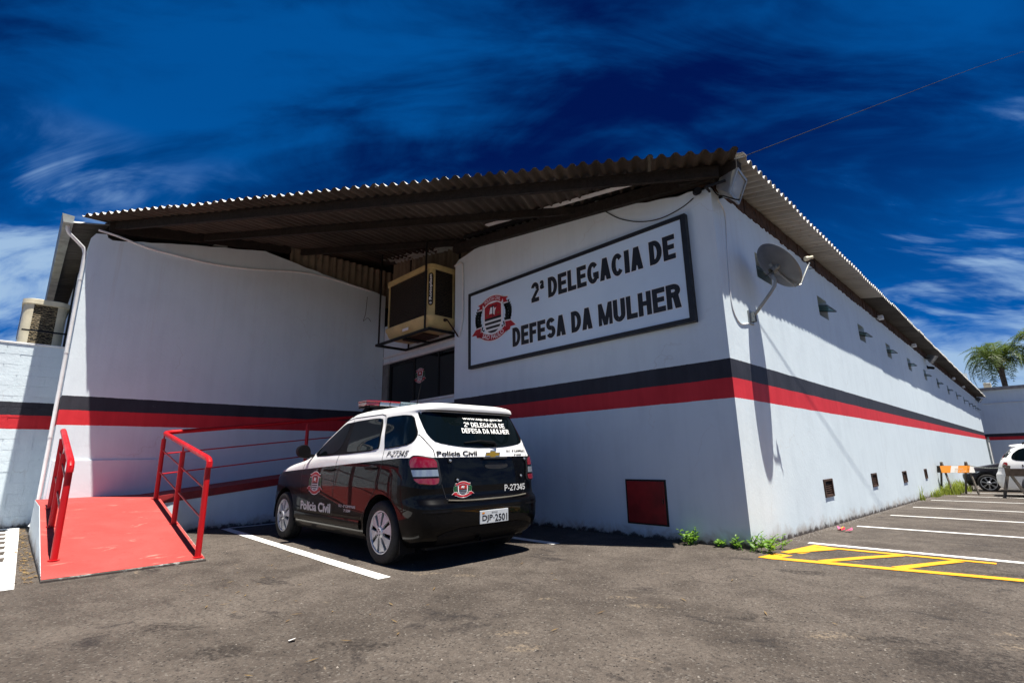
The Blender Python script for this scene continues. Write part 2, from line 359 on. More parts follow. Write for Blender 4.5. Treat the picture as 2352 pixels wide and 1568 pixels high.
# ------------------------------------------------------------------ geometry helpers
WL = {}            # world location of every parent
class MB:
    def __init__(s): s.v = []; s.f = []; s.mi = []; s.k = 0
    def add(s, vs_, fs_):
        o = len(s.v); s.v += [tuple(q) for q in vs_]
        for f in fs_: s.f.append(tuple(i+o for i in f)); s.mi.append(s.k)
        return s
    def box(s, x0, x1, y0, y1, z0, z1):
        return s.add([(x0, y0, z0), (x1, y0, z0), (x1, y1, z0), (x0, y1, z0), (x0, y0, z1), (x1, y0, z1), (x1, y1, z1), (x0, y1, z1)],
                     [(0, 3, 2, 1), (4, 5, 6, 7), (0, 1, 5, 4), (1, 2, 6, 5), (2, 3, 7, 6), (3, 0, 4, 7)])
    def bar(s, a, b, w, h, up=(0, 0, 1)):
        a = Vector(a); b = Vector(b); d = (b-a).normalized(); u = Vector(up)
        if abs(d.dot(u)) > .98: u = Vector((1, 0, 0))
        r = d.cross(u).normalized(); u = r.cross(d)
        vs_ = []
        for p in (a, b):
            for i, j in ((-1, -1), (1, -1), (1, 1), (-1, 1)): vs_.append(p + r*(w/2*i) + u*(h/2*j))
        return s.add(vs_, [(0, 1, 2, 3), (7, 6, 5, 4), (0, 4, 5, 1), (1, 5, 6, 2), (2, 6, 7, 3), (3, 7, 4, 0)])
    def tube(s, pts, r, seg=10, cap=True):
        pts = [Vector(p) for p in pts]; n = len(pts); rings = []; u = None
        for i, p in enumerate(pts):
            d = ((pts[i+1] if i < n-1 else p) - (pts[i-1] if i else p)).normalized()
            if u is None:
                u = Vector((0, 0, 1)) if abs(d.z) < .9 else Vector((1, 0, 0))
            u = (u - d*u.dot(d)).normalized(); w = d.cross(u)
            rr = r[i] if isinstance(r, (list, tuple)) else r
            rings.append([p + (u*math.cos(2*math.pi*k/seg) + w*math.sin(2*math.pi*k/seg))*rr for k in range(seg)])
        vs_ = [q for g in rings for q in g]; fs_ = []
        for i in range(n-1):
            for k in range(seg):
                fs_.append((i*seg+k, i*seg+(k+1) % seg, (i+1)*seg+(k+1) % seg, (i+1)*seg+k))
        if cap: fs_ += [tuple(range(seg))[::-1], tuple((n-1)*seg+k for k in range(seg))]
        return s.add(vs_, fs_)
    def lathe(s, prof, origin, axis, seg=32):
        o = Vector(origin); ax = Vector(axis).normalized()
        u = ax.orthogonal().normalized(); w = ax.cross(u); vs_ = []; fs_ = []
        for r, h in prof:
            for k in range(seg):
                a = 2*math.pi*k/seg; vs_.append(o + ax*h + (u*math.cos(a)+w*math.sin(a))*r)
        for i in range(len(prof)-1):
            for k in range(seg): fs_.append((i*seg+k, i*seg+(k+1) % seg, (i+1)*seg+(k+1) % seg, (i+1)*seg+k))
        return s.add(vs_, fs_)
    def prism(s, poly, a, b):
        """poly: list of 3D points, extruded from +a to +b (vectors)"""
        n = len(poly); a = Vector(a); b = Vector(b)
        return s.add([Vector(p)+a for p in poly]+[Vector(p)+b for p in poly],
                     [tuple(range(n))[::-1], tuple(range(n, 2*n))]+[(i, (i+1) % n, n+(i+1) % n, n+i) for i in range(n)])
    def grid(s, rows):
        n = len(rows[0])
        return s.add([q for r in rows for q in r], [(i*n+j, i*n+j+1, (i+1)*n+j+1, (i+1)*n+j) for i in range(len(rows)-1) for j in range(n-1)])
    def mesh(s, name, mats, smooth=False, sharp=35, loc=(0, 0, 0), fixn=True):
        me = bpy.data.meshes.new(name)
        l = Vector(loc)
        me.from_pydata([(q[0]-l.x, q[1]-l.y, q[2]-l.z) for q in s.v], [], s.f)
        for q in (mats if isinstance(mats, (list, tuple)) else [mats]): me.materials.append(q)
        if len(me.materials) > 1: me.polygons.foreach_set('material_index', s.mi)
        if fixn:
            bm = bmesh.new(); bm.from_mesh(me); bmesh.ops.recalc_face_normals(bm, faces=bm.faces[:]); bm.to_mesh(me); bm.free()
        if smooth:
            me.polygons.foreach_set('use_smooth', [True]*len(me.polygons))
            if sharp: me.set_sharp_from_angle(angle=R(sharp))
        me.update(); return me
    def build(s, name, mats, parent=None, smooth=False, sharp=35, fixn=True, bevel=0):
        """verts are in world space; the object sits at its parent's place"""
        loc = WL.get(parent, Vector()) if parent else Vector()
        o = bpy.data.objects.new(name, s.mesh(name, mats, smooth, sharp, loc, fixn))
        COL.objects.link(o)
        if parent: o.parent = parent
        if bevel:
            bv = o.modifiers.new('edge', 'BEVEL'); bv.width = bevel; bv.segments = 2; bv.limit_method = 'ANGLE'
        WL[o] = loc.copy(); return o

def tag(o, label=None, cat=None, group=None, kind=None):
    if label: o['label'] = label
    if cat: o['category'] = cat
    if group: o['group'] = group
    if kind: o['kind'] = kind
    return o
def thing(name, loc, label, cat, group=None):
    o = bpy.data.objects.new(name, None); COL.objects.link(o); o.location = loc; o.empty_display_size = .2
    WL[o] = Vector(loc); return tag(o, label, cat, group)
def link_copy(name, mesh, parent, mat_world):
    """object sharing mesh data; mat_world = matrix in world space"""
    o = bpy.data.objects.new(name, mesh); COL.objects.link(o)
    if parent:
        o.parent = parent; mat_world = Matrix.Translation(-WL[parent]) @ mat_world
    o.matrix_local = mat_world; return o
def gz(y): return -.0215*max(0.0, min(y, 60.0))

TXT = {}
def text2d(s, bold=.0, shear=0.0):
    k = (s, bold, shear)
    if k not in TXT:
        cu = bpy.data.curves.new('t', 'FONT'); cu.body = s; cu.size = 1; cu.offset = bold; cu.shear = shear; cu.resolution_u = 4
        o = bpy.data.objects.new('t', cu); me = o.to_mesh()
        vs_ = [(q.co.x, q.co.y) for q in me.vertices]; fs_ = [tuple(p.vertices) for p in me.polygons]
        o.to_mesh_clear(); bpy.data.objects.remove(o); bpy.data.curves.remove(cu)
        TXT[k] = (vs_, fs_)
    return TXT[k]
def text_fit(s, u0, u1, v0, v1, bold=.02, shear=0.0, ref=None):
    """text scaled to fill the box; ref = string whose height gives the box (for accents)"""
    vs_, fs_ = text2d(s, bold, shear)
    rv = text2d(ref, bold, shear)[0] if ref else vs_
    x0 = min(a for a, b in vs_); x1 = max(a for a, b in vs_); y0 = min(b for a, b in rv); y1 = max(b for a, b in rv)
    return [(u0+(a-x0)/(x1-x0)*(u1-u0), v0+(b-y0)/(y1-y0)*(v1-v0)) for a, b in vs_], fs_
def put_text(mb, tx, mapper):
    vs_, fs_ = tx; mb.add([mapper(a, b) for a, b in vs_], fs_)
def put_bold(mb, s, u0, u1, v0, v1, mapper, w=.1, shear=0.0, ref=None, space=.96):
    """heavy lettering: the same outline laid down several times, each a hair further out"""
    h = (v1-v0); d = w*h
    for i, (a, b) in enumerate(((0, 0), (-.5, .0), (.5, 0), (-.25, -.28), (.25, .28), (-.25, .28), (.25, -.28))):
        tx = text_fit(s, u0+d*.5, u1-d*.5, v0+d*.28, v1-d*.28, .0, shear, ref)
        put_text(mb, ([(x+a*d, y+b*d) for x, y in tx[0]], tx[1]), lambda x, y, i=i: mapper(x, y, i*.0003))

def glyph(c, W_, H_, t, th):
    """heavy sans capitals built from bars and ring segments; returns polygons in [0,W]x[0,H]"""
    P = []
    r = lambda x0, x1, y0, y1: P.append([(x0, y0), (x1, y0), (x1, y1), (x0, y1)])
    def ring(cx, cy, rx, ry, a0, a1, n=12):
        q = []
        for i in range(n+1):
            a = R(a0+(a1-a0)*i/n); ca, sa = math.cos(a), math.sin(a)
            q.append(((cx+rx*ca, cy+ry*sa), (cx+(rx-t)*ca, cy+(ry-th)*sa)))
        for a, b in zip(q, q[1:]): P.append([a[0], b[0], b[1], a[1]])
    def leg(x0, y0, x1, y1, w): P.append([(x0, y0), (x0+w, y0), (x1+w, y1), (x1, y1)])
    if c in 'EFL':
        r(0, t, 0, H_)
        if c != 'F': r(t, W_, 0, th)
        if c != 'L': r(t, W_, H_-th, H_); r(t, W_*.92, H_*.5-th*.42, H_*.5+th*.52)
    elif c == 'I': r((W_-t)/2, (W_+t)/2, 0, H_) if W_ > t*1.3 else r(0, W_, 0, H_)
    elif c == 'H': r(0, t, 0, H_); r(W_-t, W_, 0, H_); r(t, W_-t, H_*.5-th*.4, H_*.5+th*.5)
    elif c == 'A':
        leg(0, 0, W_/2-t*.55, H_, t*1.08); leg(W_-t*1.08, 0, W_/2-t*.53, H_, t*1.08); r(W_*.27, W_*.73, H_*.20, H_*.20+th)
    elif c == 'M':
        t = t*.82
        r(0, t*.95, 0, H_); r(W_-t*.95, W_, 0, H_); leg(W_*.5-t*.55, 0, t*.0, H_, t*1.1); leg(W_*.5-t*.55, 0, W_-t*1.1, H_, t*1.1)
    elif c == 'D':
        rx = W_*.62; r(0, t, 0, H_); r(t, W_-rx, 0, th); r(t, W_-rx, H_-th, H_); ring(W_-rx, H_/2, rx, H_/2, -90, 90)
    elif c in 'CG':
        ring(W_/2, H_/2, W_/2, H_/2, 38, 322 if c == 'C' else 330, 20)
        if c == 'G': r(W_-t, W_, H_*.16, H_*.50); r(W_*.52, W_-t, H_*.50-th, H_*.50)
    elif c == 'U':
        ry = H_*.34; r(0, t, ry, H_); r(W_-t, W_, ry, H_); ring(W_/2, ry, W_/2, ry, 180, 360)
    elif c in 'RP':
        ry = H_*.275 if c == 'R' else H_*.30; rx = W_*.5; cy = H_-ry; r(0, t, 0, H_); r(t, W_-rx, H_-th, H_); r(t, W_-rx, cy-ry, cy-ry+th); ring(W_-rx, cy, rx, ry, -90, 90)
        if c == 'R': P.append([(W_*.42, cy-ry+th*.3), (W_-t*1.15, 0), (W_, 0), (W_*.42+t*1.1, cy-ry+th*.6)])
    elif c == 'S':
        ry = (H_+th)/4; ring(W_/2, H_-ry, W_/2, ry, 25, 270, 14); ring(W_/2, ry, W_/2, ry, 90, -155, 14)
    elif c == '2':
        ry = H_*.30; ring(W_/2, H_-ry, W_/2, ry, 170, -28, 14); leg(0, th*.9, W_*.80-t*.45, H_*.60, t*1.15); r(0, W_, 0, th)
    elif c == '3':
        ry = (H_+th)/4; ring(W_/2, H_-ry, W_/2, ry, 160, -90, 14); ring(W_/2, ry, W_/2, ry, 90, -160, 14)
    elif c == '4': r(W_*.62-t*.1, W_*.62+t*.9, 0, H_); r(0, W_, H_*.22, H_*.22+th); leg(0, H_*.22+th, W_*.62-t*.1, H_, t*.9)
    elif c == '5': r(W_*.12, W_*.95, H_-th, H_); r(W_*.12, W_*.12+t*.8, H_*.42, H_-th); ring(W_/2, H_*.32, W_/2, H_*.32, 130, -160, 16)
    elif c == '7': r(0, W_, H_-th, H_); leg(W_*.22, 0, W_-t*1.05, H_-th, t*1.05)
    elif c == '-': r(W_*.1, W_*.9, H_*.30, H_*.30+th)
    return P
GW = {'I': .42, 'M': 1.2, 'E': .93, 'F': .86, 'L': .86, 'G': 1.08, 'C': 1.04, '-': .6, ' ': .45, 'a': .62}
def glyph_boxes(s, u0, u1, gap=.09):
    w_ = [GW.get(c, 1.0) for c in s]; tot = sum(w_)+gap*(len(s)-1); k = (u1-u0)/tot; x = u0; out = []
    for q in w_: out.append((x, x+q*k)); x += (q+gap)*k
    return out, k
def put_glyphs(mb, s, u0, u1, v0, v1, mapper, shear=0.0, grow=0.0):
    bx, k = glyph_boxes(s, u0, u1); H_ = v1-v0; n = 0
    for c, (a, b) in zip(s, bx):
        if c == 'a':
            tx = text_fit('a', a, b, v0+H_*.48, v1, .0)
            for sh in (-.03, 0, .03): put_text(mb, ([(x+sh*H_, y) for x, y in tx[0]], tx[1]), lambda x, y: mapper(x, y, .0006+sh*.01))
            continue
        t = min(.25*k, .20*H_)
        for P in glyph(c, b-a+2*grow, H_+2*grow, t+grow*1.6, .165*H_+grow*1.4):
            n += 1; mb.add([mapper(a-grow+x+shear*y, v0-grow+y, (n % 5)*.00015) for x, y in P], [tuple(range(len(P)))])
def chaikin(poly, it=2):
    for _ in range(it):
        q = []
        for i in range(len(poly)):
            a = poly[i]; b = poly[(i+1) % len(poly)]
            q += [(a[0]*.75+b[0]*.25, a[1]*.75+b[1]*.25), (a[0]*.25+b[0]*.75, a[1]*.25+b[1]*.75)]
        poly = q
    return poly
def scan(poly, rows, cols):
    """grid of (p,q) filling a polygon that is convex along p"""
    q0 = min(b for a, b in poly)+1e-5; q1 = max(b for a, b in poly)-1e-5; out = []
    for i in range(rows):
        t = i/(rows-1); q = q0+(q1-q0)*(.5-.5*math.cos(math.pi*t)); xs = []
        for k in range(len(poly)):
            a = poly[k]; b = poly[(k+1) % len(poly)]
            if (a[1]-q)*(b[1]-q) <= 0 and a[1] != b[1]: xs.append(a[0]+(q-a[1])/(b[1]-a[1])*(b[0]-a[0]))
        if len(xs) < 2: continue
        l, r = min(xs), max(xs); out.append([(l+(r-l)*j/(cols-1), q) for j in range(cols)])
    return out

# ------------------------------------------------------------------ emblem (shield, ribbons, laurel) in unit coords, about 1.2 x .86
def emblem(name, mapper, parent, size, lo=False, green=False, vs=1.0):
    """mapper(u, v, layer) -> world; u,v in metres about the emblem centre"""
    k = size/1.2; mb = MB()
    mats = [ink_white, e_red, ink, e_green if green else e_dark, e_gold]
    def poly(pts, mat, layer):
        mb.k = mat; mb.add([mapper(a*k, b*k*vs, layer) for a, b in pts], [tuple(range(len(pts)))])
    def strip(up, dn, mat, layer):
        mb.k = mat; n = len(up)
        mb.add([mapper(a*k, b*k*vs, layer) for a, b in up]+[mapper(a*k, b*k*vs, layer) for a, b in dn], [(i, i+1, n+i+1, n+i) for i in range(n-1)])
    def shield(w, top, g):
        L = [(-w, top+g)]
        pts = [(-w, top+g), (-w, .0)]
        for i in range(1, 12):
            a = math.pi*i/12; pts.append((-w*math.cos(a), -(.27+g)*math.sin(a)**.8))
        return pts+[(w, 0), (w, top+g)]
    # white outlines behind
    poly(shield(.27, .30, .03), 0, 0)
    def branch(sx, grow, mat, layer):
        for i in range(9):
            t = i/8; cx = sx*(.29+.13*math.sin(math.pi*(.15+.75*t))); cy = -.27+.44*t
            for s in (-1, 1):
                a = math.pi/2 + s*sx*.0 + s*.55 - sx*(t-.5)*.6; ln = .16+grow; wd = .045+grow*.8
                dx, dy = math.cos(a), math.sin(a); bx, by = cx-dx*grow, cy-dy*grow
                poly([(bx, by), (bx+dx*ln*.5-dy*wd, by+dy*ln*.5+dx*wd), (bx+dx*ln, by+dy*ln), (bx+dx*ln*.5+dy*wd, by+dy*ln*.5-dx*wd)], mat, layer)
    if green:
        for s in (-1, 1): branch(s, .014, 0, 0)
    for s in (-1, 1): branch(s, 0, 3, 1)
    # shield: red chief, black and white bars
    sh = shield(.225, .30, 0)
    poly([(-.225, .30), (-.225, .03), (.225, .03), (.225, .30)], 1, 2)
    wid = lambda v: .225 if v >= 0 else .225*math.sqrt(max(0, 1-min(1, (-v/.27)**(1/.8))**2))
    y = .03
    for i in range(4):
        a, b = y-.045, y
        rows = [(b+(a-b)*j/3) for j in range(4)]
        strip([(-wid(r), r) for r in rows], [(wid(r), r) for r in rows], 2, 2)
        y -= .083
    poly([(-.10, .10), (-.06, .23), (.0, .22), (.03, .235), (.045, .19), (.10, .20), (.06, .14), (.05, .06), (.0, .10)], 0, 3)   # white map
    poly([(-.010, .04), (.010, .04), (.010, .27), (-.010, .27)], 2, 4)                 # sword
    poly([(-.12, .245), (.12, .245), (.12, .228), (-.12, .228)], 2, 4)
    for s in (-1, 1): poly([(s*.15-.035, .10), (s*.15+.035, .10), (s*.15+.02, .07), (s*.15-.02, .07)], 4, 3)
    # ribbons
    def arc(r0, r1, cy, a0, a1, n=14):
        up, dn = [], []
        for i in range(n+1):
            a = a0+(a1-a0)*i/n; up.append((r1*math.sin(a), cy+r1*math.cos(a))); dn.append((r0*math.sin(a), cy+r0*math.cos(a)))
        return up, dn
    def rib(top, g, mat, layer):
        if top:
            up, dn = arc(.40-g, .50+g, -.06, -.62, .62); strip(up, dn, mat, layer)
            for s in (-1, 1): poly([(s*(.27-g), .36+g), (s*.29, .24-g), (s*(.40+g), .24-g), (s*.36, .30), (s*(.42+g), .33+g)], mat, layer)
        else:
            up, dn = arc(.52-g, .63+g, .22, math.pi-.66, math.pi+.66); strip(up, dn, mat, layer)
            for s in (-1, 1): poly([(s*(.33-g), -.12+g), (s*.35, -.30-g), (s*(.45), -.29-g), (s*.47, -.24), (s*(.60+g), -.235), (s*.48, -.13+g)], mat, layer)
    for t in (True, False):
        rib(t, .022, 0, 3); rib(t, 0, 1, 4)
    if not lo:
        for s, r, cy, half, flip in (('POLICIA CIVIL', .418, -.06, .50, 1), ('SÃO PAULO', .61, .22, .52, -1)):
            h = .065 if flip == 1 else .085
            vs_, fs_ = text_fit(s, -1, 1, 0, h, .012, 0, 'PAUL')
            pts = []
            for a, b in vs_:
                if flip == 1: th = a*half; q = ((r+b)*math.sin(th), cy+(r+b)*math.cos(th))
                else: th = a*half; q = ((r-b)*math.sin(th), cy-(r-b)*math.cos(th))
                pts.append(mapper(q[0]*k, q[1]*k, 5))
            mb.k = 0; mb.add(pts, fs_)
    return mb.build(name, mats, parent, fixn=False)

# ================================================================== THE SETTING
g = MB()
ys = [-400, -60, -20, 0, 60, 400]; xs = [-400, -40, -12, 4, 40, 400]
for i in range(len(ys)-1):
    for j in range(len(xs)-1):
        g.add([(xs[j], ys[i], gz(ys[i])), (xs[j+1], ys[i], gz(ys[i])), (xs[j+1], ys[i+1], gz(ys[i+1])), (xs[j], ys[i+1], gz(ys[i+1]))], [(0, 1, 2, 3)])
ground = tag(g.build('ground', asphalt, fixn=False), 'rough grey brown asphalt of the parking yard', 'ground', kind='structure')

def paint(pts, mat, h=.004, name='painted_line'):
    mb = MB(); n = len(pts)
    mb.add([(a, b, gz(b)+h) for a, b in pts], [tuple(range(n))]); return mb.build(name, mat, ground, fixn=False)
def stroke(a, b, w, mat, h=.004, name='painted_line'):
    a = Vector(a); b = Vector(b); d = (b-a).normalized(); n_ = Vector((-d.y, d.x)); k = max(2, int((b-a).length/.5)); L = []; Rr = []
    for i in range(k+1):
        p_ = a+(b-a)*i/k; L.append(p_+n_*(w/2+random.uniform(-.006, .006))); Rr.append(p_-n_*(w/2+random.uniform(-.006, .006)))
    mb = MB(); mb.grid([[(q.x, q.y, gz(q.y)+h) for q in L], [(q.x, q.y, gz(q.y)+h) for q in Rr]])
    return mb.build(name, mat, ground, fixn=False)
# bay of the police car
stroke((-7.05, -3.42), (-1.93, -3.49), .13, line_white)
stroke((-7.10, -1.15), (-1.93, -1.10), .13, line_white)
stroke((-7.06, -3.36), (-7.06, -1.22), .12, line_white, .0045)
# parking bays beside the long wall
for yy, x0 in ((1.0, .28), (3.40, .27), (5.85, .28), (8.43, .26), (11.6, .20), (14.25, .5), (16.9, .35), (19.4, .3), (21.9, .3), (24.4, .3)):
    stroke((x0, yy), (6.2, yy+.07), .12, line_white)
# yellow hatched keep-clear box
yl = line_yellow
paint([(.20, -.40), (.36, -.42), (.60, .78), (.38, .86)], yl, .005, 'painted_hatching')
stroke((.30, -.36), (2.9, .10), .12, yl, .0055, 'painted_hatching')
stroke((.45, .72), (1.95, .78), .10, yl, .0055, 'painted_hatching')
for a, b in (((.32, .02), (.62, .66)), ((.74, -.22), (1.22, .70)), ((1.33, -.12), (1.68, .70))):
    stroke(a, b, .11, yl, .0062, 'painted_hatching')
# white painted patch with bars at the far left
paint([(-4.05, -5.89), (-10.3, -5.80), (-10.3, -5.93), (-4.1, -7.6)], line_white, .004, 'painted_patch')
for i in range(7):
    x0 = -10.0+i*.62
    paint([(x0, -5.96), (x0+.34, -5.975), (x0+.34, -8.2), (x0, -8.2)], asphalt, .008, 'painted_patch')
paint([(-4.1, -7.6), (-10.3, -5.93), (-10.3, -8.2), (-4.4, -8.2)], line_white, .004, 'painted_patch')

# ================================================================== POLICE STATION BUILDING
bld = thing('police_station', (-4, 4, 0), 'long white police station with black and red band and corrugated roof', 'building')

def jag_wall(name, path, axis, front, back, mat, base=-1.3):
    """upright wall: path = top outline [(along, z)...]; axis 'x' or 'y' = the direction it runs"""
    poly = [(path[0][0], base)]+path+[(path[-1][0], base)]
    mb = MB()
    P = (lambda a, z, d: (a, d, z)) if axis == 'x' else (lambda a, z, d: (d, a, z))
    n = len(path)
    rows_f = [[P(a, base, front) for a, z in path], [P(a, z, front) for a, z in path]]
    rows_b = [[P(a, base, back) for a, z in path], [P(a, z, back) for a, z in path]]
    mb.grid(rows_f); mb.grid(rows_b)
    mb.grid([[P(a, z, front) for a, z in path], [P(a, z, back) for a, z in path]])
    for a, z in (path[0], path[-1]): mb.add([P(a, base, front), P(a, z, front), P(a, z, back), P(a, base, back)], [(0, 1, 2, 3)])
    return mb.build(name, mat, bld)
def roughen(path, amp=.012, step=.14):
    out = [path[0]]
    for a, b in zip(path, path[1:]):
        k = max(1, int(abs(b[0]-a[0])/step))
        for i in range(1, k+1):
            t = i/k; out.append((a[0]+(b[0]-a[0])*t, a[1]+(b[1]-a[1])*t+(random.gauss(0, amp) if i < k else 0)))
    return out
# front wall (sign) along x at y = 0
jag_wall('front_wall', roughen([(-5.43, 5.0), (-5.30, 5.075), (-4.95, 5.12), (-4.5, 5.19), (-4.3, 5.20), (-3.7, 5.107), (-2.44, 4.94), (-1.67, 4.78), (-.61, 4.56), (-.29, 4.52), (-.2, 4.50)]), 'x', 0, .2, wall_m)
# long side wall at x = 0 with openings
wins = [(1.335, 1.945)]+[(y0, y0+.615) for y0 in (4.40, 7.53, 10.66, 13.96, 17.33, 20.75, 24.3, 27.95, 31.75, 34.8, 37.3, 39.4, 41.2)]
vents = [(3.02, 3.46, .37, .61), (6.28, 6.70, .36, .59), (9.59, 10.05, .29, .53), (12.98, 13.38, .25, .49)]
ops = [(a, b, 3.55, 3.94) for a, b in wins]+vents
ycuts = sorted({-.0, 42.6}|{q for o in ops for q in o[:2]}); zcuts = sorted({-1.3, 4.5}|{q for o in ops for q in o[2:]})
mb = MB()
for i in range(len(ycuts)-1):
    for j in range(len(zcuts)-1):
        ym = (ycuts[i]+ycuts[i+1])/2; zm = (zcuts[j]+zcuts[j+1])/2
        if any(o[0] < ym < o[1] and o[2] < zm < o[3] for o in ops): continue
        for xx in (0, -.2):
            mb.add([(xx, ycuts[i], zcuts[j]), (xx, ycuts[i+1], zcuts[j]), (xx, ycuts[i+1], zcuts[j+1]), (xx, ycuts[i], zcuts[j+1])], [(0, 1, 2, 3) if xx == 0 else (3, 2, 1, 0)])
for a, b, c, d in ops:
    for q in (((a, c), (a, d)), ((b, d), (b, c)), ((a, d), (b, d)), ((b, c), (a, c))):
        mb.add([(0, *q[0]), (0, *q[1]), (-.2, *q[1]), (-.2, *q[0])], [(0, 1, 2, 3)])
mb.add([(0, 0, 4.5), (0, 42.6, 4.5), (-.2, 42.6, 4.5), (-.2, 0, 4.5)], [(0, 1, 2, 3)])
mb.add([(0, 0, -1.3), (0, 0, 4.5), (-.2, 0, 4.5), (-.2, 0, -1.3)], [(0, 1, 2, 3)])
mb.build('side_wall', wall_m, bld, fixn=False)
# entrance wall (left of the court) at x = -8.7
jag_wall('entrance_wall', roughen([(-5.63, 4.98), (-5.57, 5.09), (-5.42, 5.12), (-5.40, 5.06), (-5.33, 5.03), (-4.32, 5.255), (-2.72, 5.57), (-2.66, 5.55), (-2.1, 5.47), (-1.4, 5.36), (-.15, 5.235), (.27, 5.17)], .010), 'y', -8.7, -8.9, wall_m)
mb = MB(); mb.box(-8.7, -8.67, -5.60, .27, -.1, 1.13); mb.build('plinth', wall_m, bld, bevel=.006)
# outer end of the left wing, gable wall along -x
mb = MB(); mb.box(-15, -8.9, -5.63, -5.43, -.2, 4.98); mb.build('wing_wall', wall_m, bld)
# closing walls of the hall (never seen, keep the loft dark)
mb = MB(); mb.box(-15.2, -15, -5.6, 42.6, -1.3, 6.4); mb.build('rear_wall', wall_m, bld)
mb = MB(); mb.box(-15, -.2, 42.4, 42.6, -1.3, 6.4); mb.build('end_wall', wall_m, bld)

# door wall at y = .28
mb = MB(); mb.box(-8.7, -5.43, .28, .44, 3.355, 4.35); mb.build('lintel_wall', wall_m, bld)
mb = MB(); mb.box(-8.66, -5.44, .245, .28, 3.50, 3.545); mb.box(-8.66, -5.44, .255, .28, 3.355, 3.40); mb.build('lintel_trim', white_trim, bld, bevel=.004)
mb = MB(); mb.box(-7.36, -5.43, .28, .44, -.2, 2.29); mb.build('window_wall', wall_m, bld)
mb = MB(); mb.box(-7.36, -5.43, .235, .44, 2.29, 2.335); mb.build('window_sill', white_trim, bld, bevel=.004)
mb = MB(); mb.box(-8.7, -8.46, .28, .44, .9, 3.355); mb.build('door_jamb', simple('jamb_grey', (.20, .19, .17), .6), bld)
for x0, x1 in ((-7.34, -6.42), (-6.40, -5.45)):
    mb = MB(); mb.box(x0, x1, .335, .345, 2.335, 3.355); mb.build('window_pane', door_glass, bld)
mb = MB()
for xx in (-7.35, -6.41, -5.44):
    MB().box(xx-.018, xx+.012, .318, .36, 2.335, 3.355).build('window_mullion', black_iron, bld)
dr = MB().box(-8.44, -7.385, .35, .362, 1.06, 3.355).build('door', door_glass, bld)
mb = MB(); mb.box(-8.46, -8.40, .325, .38, 1.06, 3.355); mb.box(-7.43, -7.365, .325, .38, 1.06, 3.355); mb.box(-8.40, -7.43, .325, .38, 3.29, 3.355); mb.build('door_frame', black_iron, dr)
mb = MB(); mb.tube([(-7.52, .30, 1.9), (-7.52, .28, 1.95), (-7.52, .28, 2.25), (-7.52, .30, 2.3)], .014); mb.build('door_handle', chrome, dr, True)
emblem('window_emblem', lambda u, v, l: (-7.13+u, .331-.0015*l, 2.90+v), bld, .46, False, True)
MB().box(-15, -8.9, .5, .6, -.2, 6.2).box(-8.9, -5.2, .9, 1.0, -.2, 5.0).build('blackout_wall', black_iron, bld)  # black backing added to keep the loft and entrance dark
MB().box(-1.3, -1.2, .25, 42.3, -1.2, 4.47).build('blackout_wall', black_iron, bld)  # black wall added behind the small windows so their openings read dark
MB().box(-1.2, -.22, .25, 42.3, 4.43, 4.47).build('blackout_board', black_iron, bld)  # black board added to keep roof light off the window openings

# corrugated cladding above the door and above the entrance wall
def corr_mesh(name, ribs, pitch, amp, mat, thick=.007, seg=8, trapez=.75):
    mb = MB(); n = ribs*seg; prof = []
    for i in range(n+1):
        s = math.sin(2*math.pi*i/seg); prof.append((i*pitch/seg, amp*max(-1, min(1, s*1.25))*1.0))
    for yy in ():
        pass
    top = [[(a, y_, b+thick) for a, b in prof] for y_ in (0, 1)]; bot = [[(a, y_, b) for a, b in prof] for y_ in (0, 1)]
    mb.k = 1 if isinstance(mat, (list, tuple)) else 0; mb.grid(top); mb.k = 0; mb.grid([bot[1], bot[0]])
    mb.grid([bot[0], top[0]]); mb.grid([top[1], bot[1]])
    for i in (0, n): mb.add([bot[0][i], bot[1][i], top[1][i], top[0][i]], [(0, 1, 2, 3)])
    me = mb.mesh(name, mat, True, 60); return me
clad_me = corr_mesh('cladding_sheet', 6, .17, .028, sheet_clad)
def clad(x, y, along, z0, z1):
    u = Vector(along).normalized(); n_ = u.cross(Vector((0, 0, 1)))
    mw = Matrix(((u.x, 0, n_.x, x), (u.y, 0, n_.y, y), (u.z, z1-z0, n_.z, z0), (0, 0, 0, 1)))
    return link_copy('cladding_sheet', clad_me, bld, mw)
for i, x0 in enumerate((-8.72, -7.70, -6.68, -5.66)):
    clad(x0, .50, (1, 0, 0), 4.28 if i < 3 else 4.9, 4.60-.16*(x0+.5-.54)+.127*.89-.02)
for i, y0 in enumerate((-2.16, -1.14, -.12)):
    clad(-8.82, y0+random.uniform(-.01, .01), (0, 1, 0), 4.9, 5.90)

# ------------------------------------------------------------------ roof sheets
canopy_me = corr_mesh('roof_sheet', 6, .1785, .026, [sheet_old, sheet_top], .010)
PR = Vector((.54, -.39, 4.60)); PL = Vector((-8.72, -5.775, 5.385))
U = (PL-PR); total = U.length; U = U.normalized()
RB = Vector((-.503, .864, .19)).normalized(); NN = U.cross(RB); RB = NN.cross(U).normalized()*1
RB = -RB if RB.y < 0 else RB
NN = RB.cross(-U).normalized(); NN = -NN if NN.z < 0 else NN
pw = total/11
for i in range(11):
    o_ = PR+U*(pw*i)
    L_ = min(6.4, (.55-o_.y)/RB.y); ov = random.uniform(-.015, .02)
    st_ = o_-RB*ov+NN*((i % 2)*.012-.012)
    sx = (pw+.03)/(6*.1785)
    mw = Matrix(((U.x*sx, RB.x*L_, NN.x, st_.x), (U.y*sx, RB.y*L_, NN.y, st_.y), (U.z*sx, RB.z*L_, NN.z, st_.z), (0, 0, 0, 1)))
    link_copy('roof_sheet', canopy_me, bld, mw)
main_a = corr_mesh('roof_sheet', 6, .177, .036, [sheet_main, sheet_top], .009)
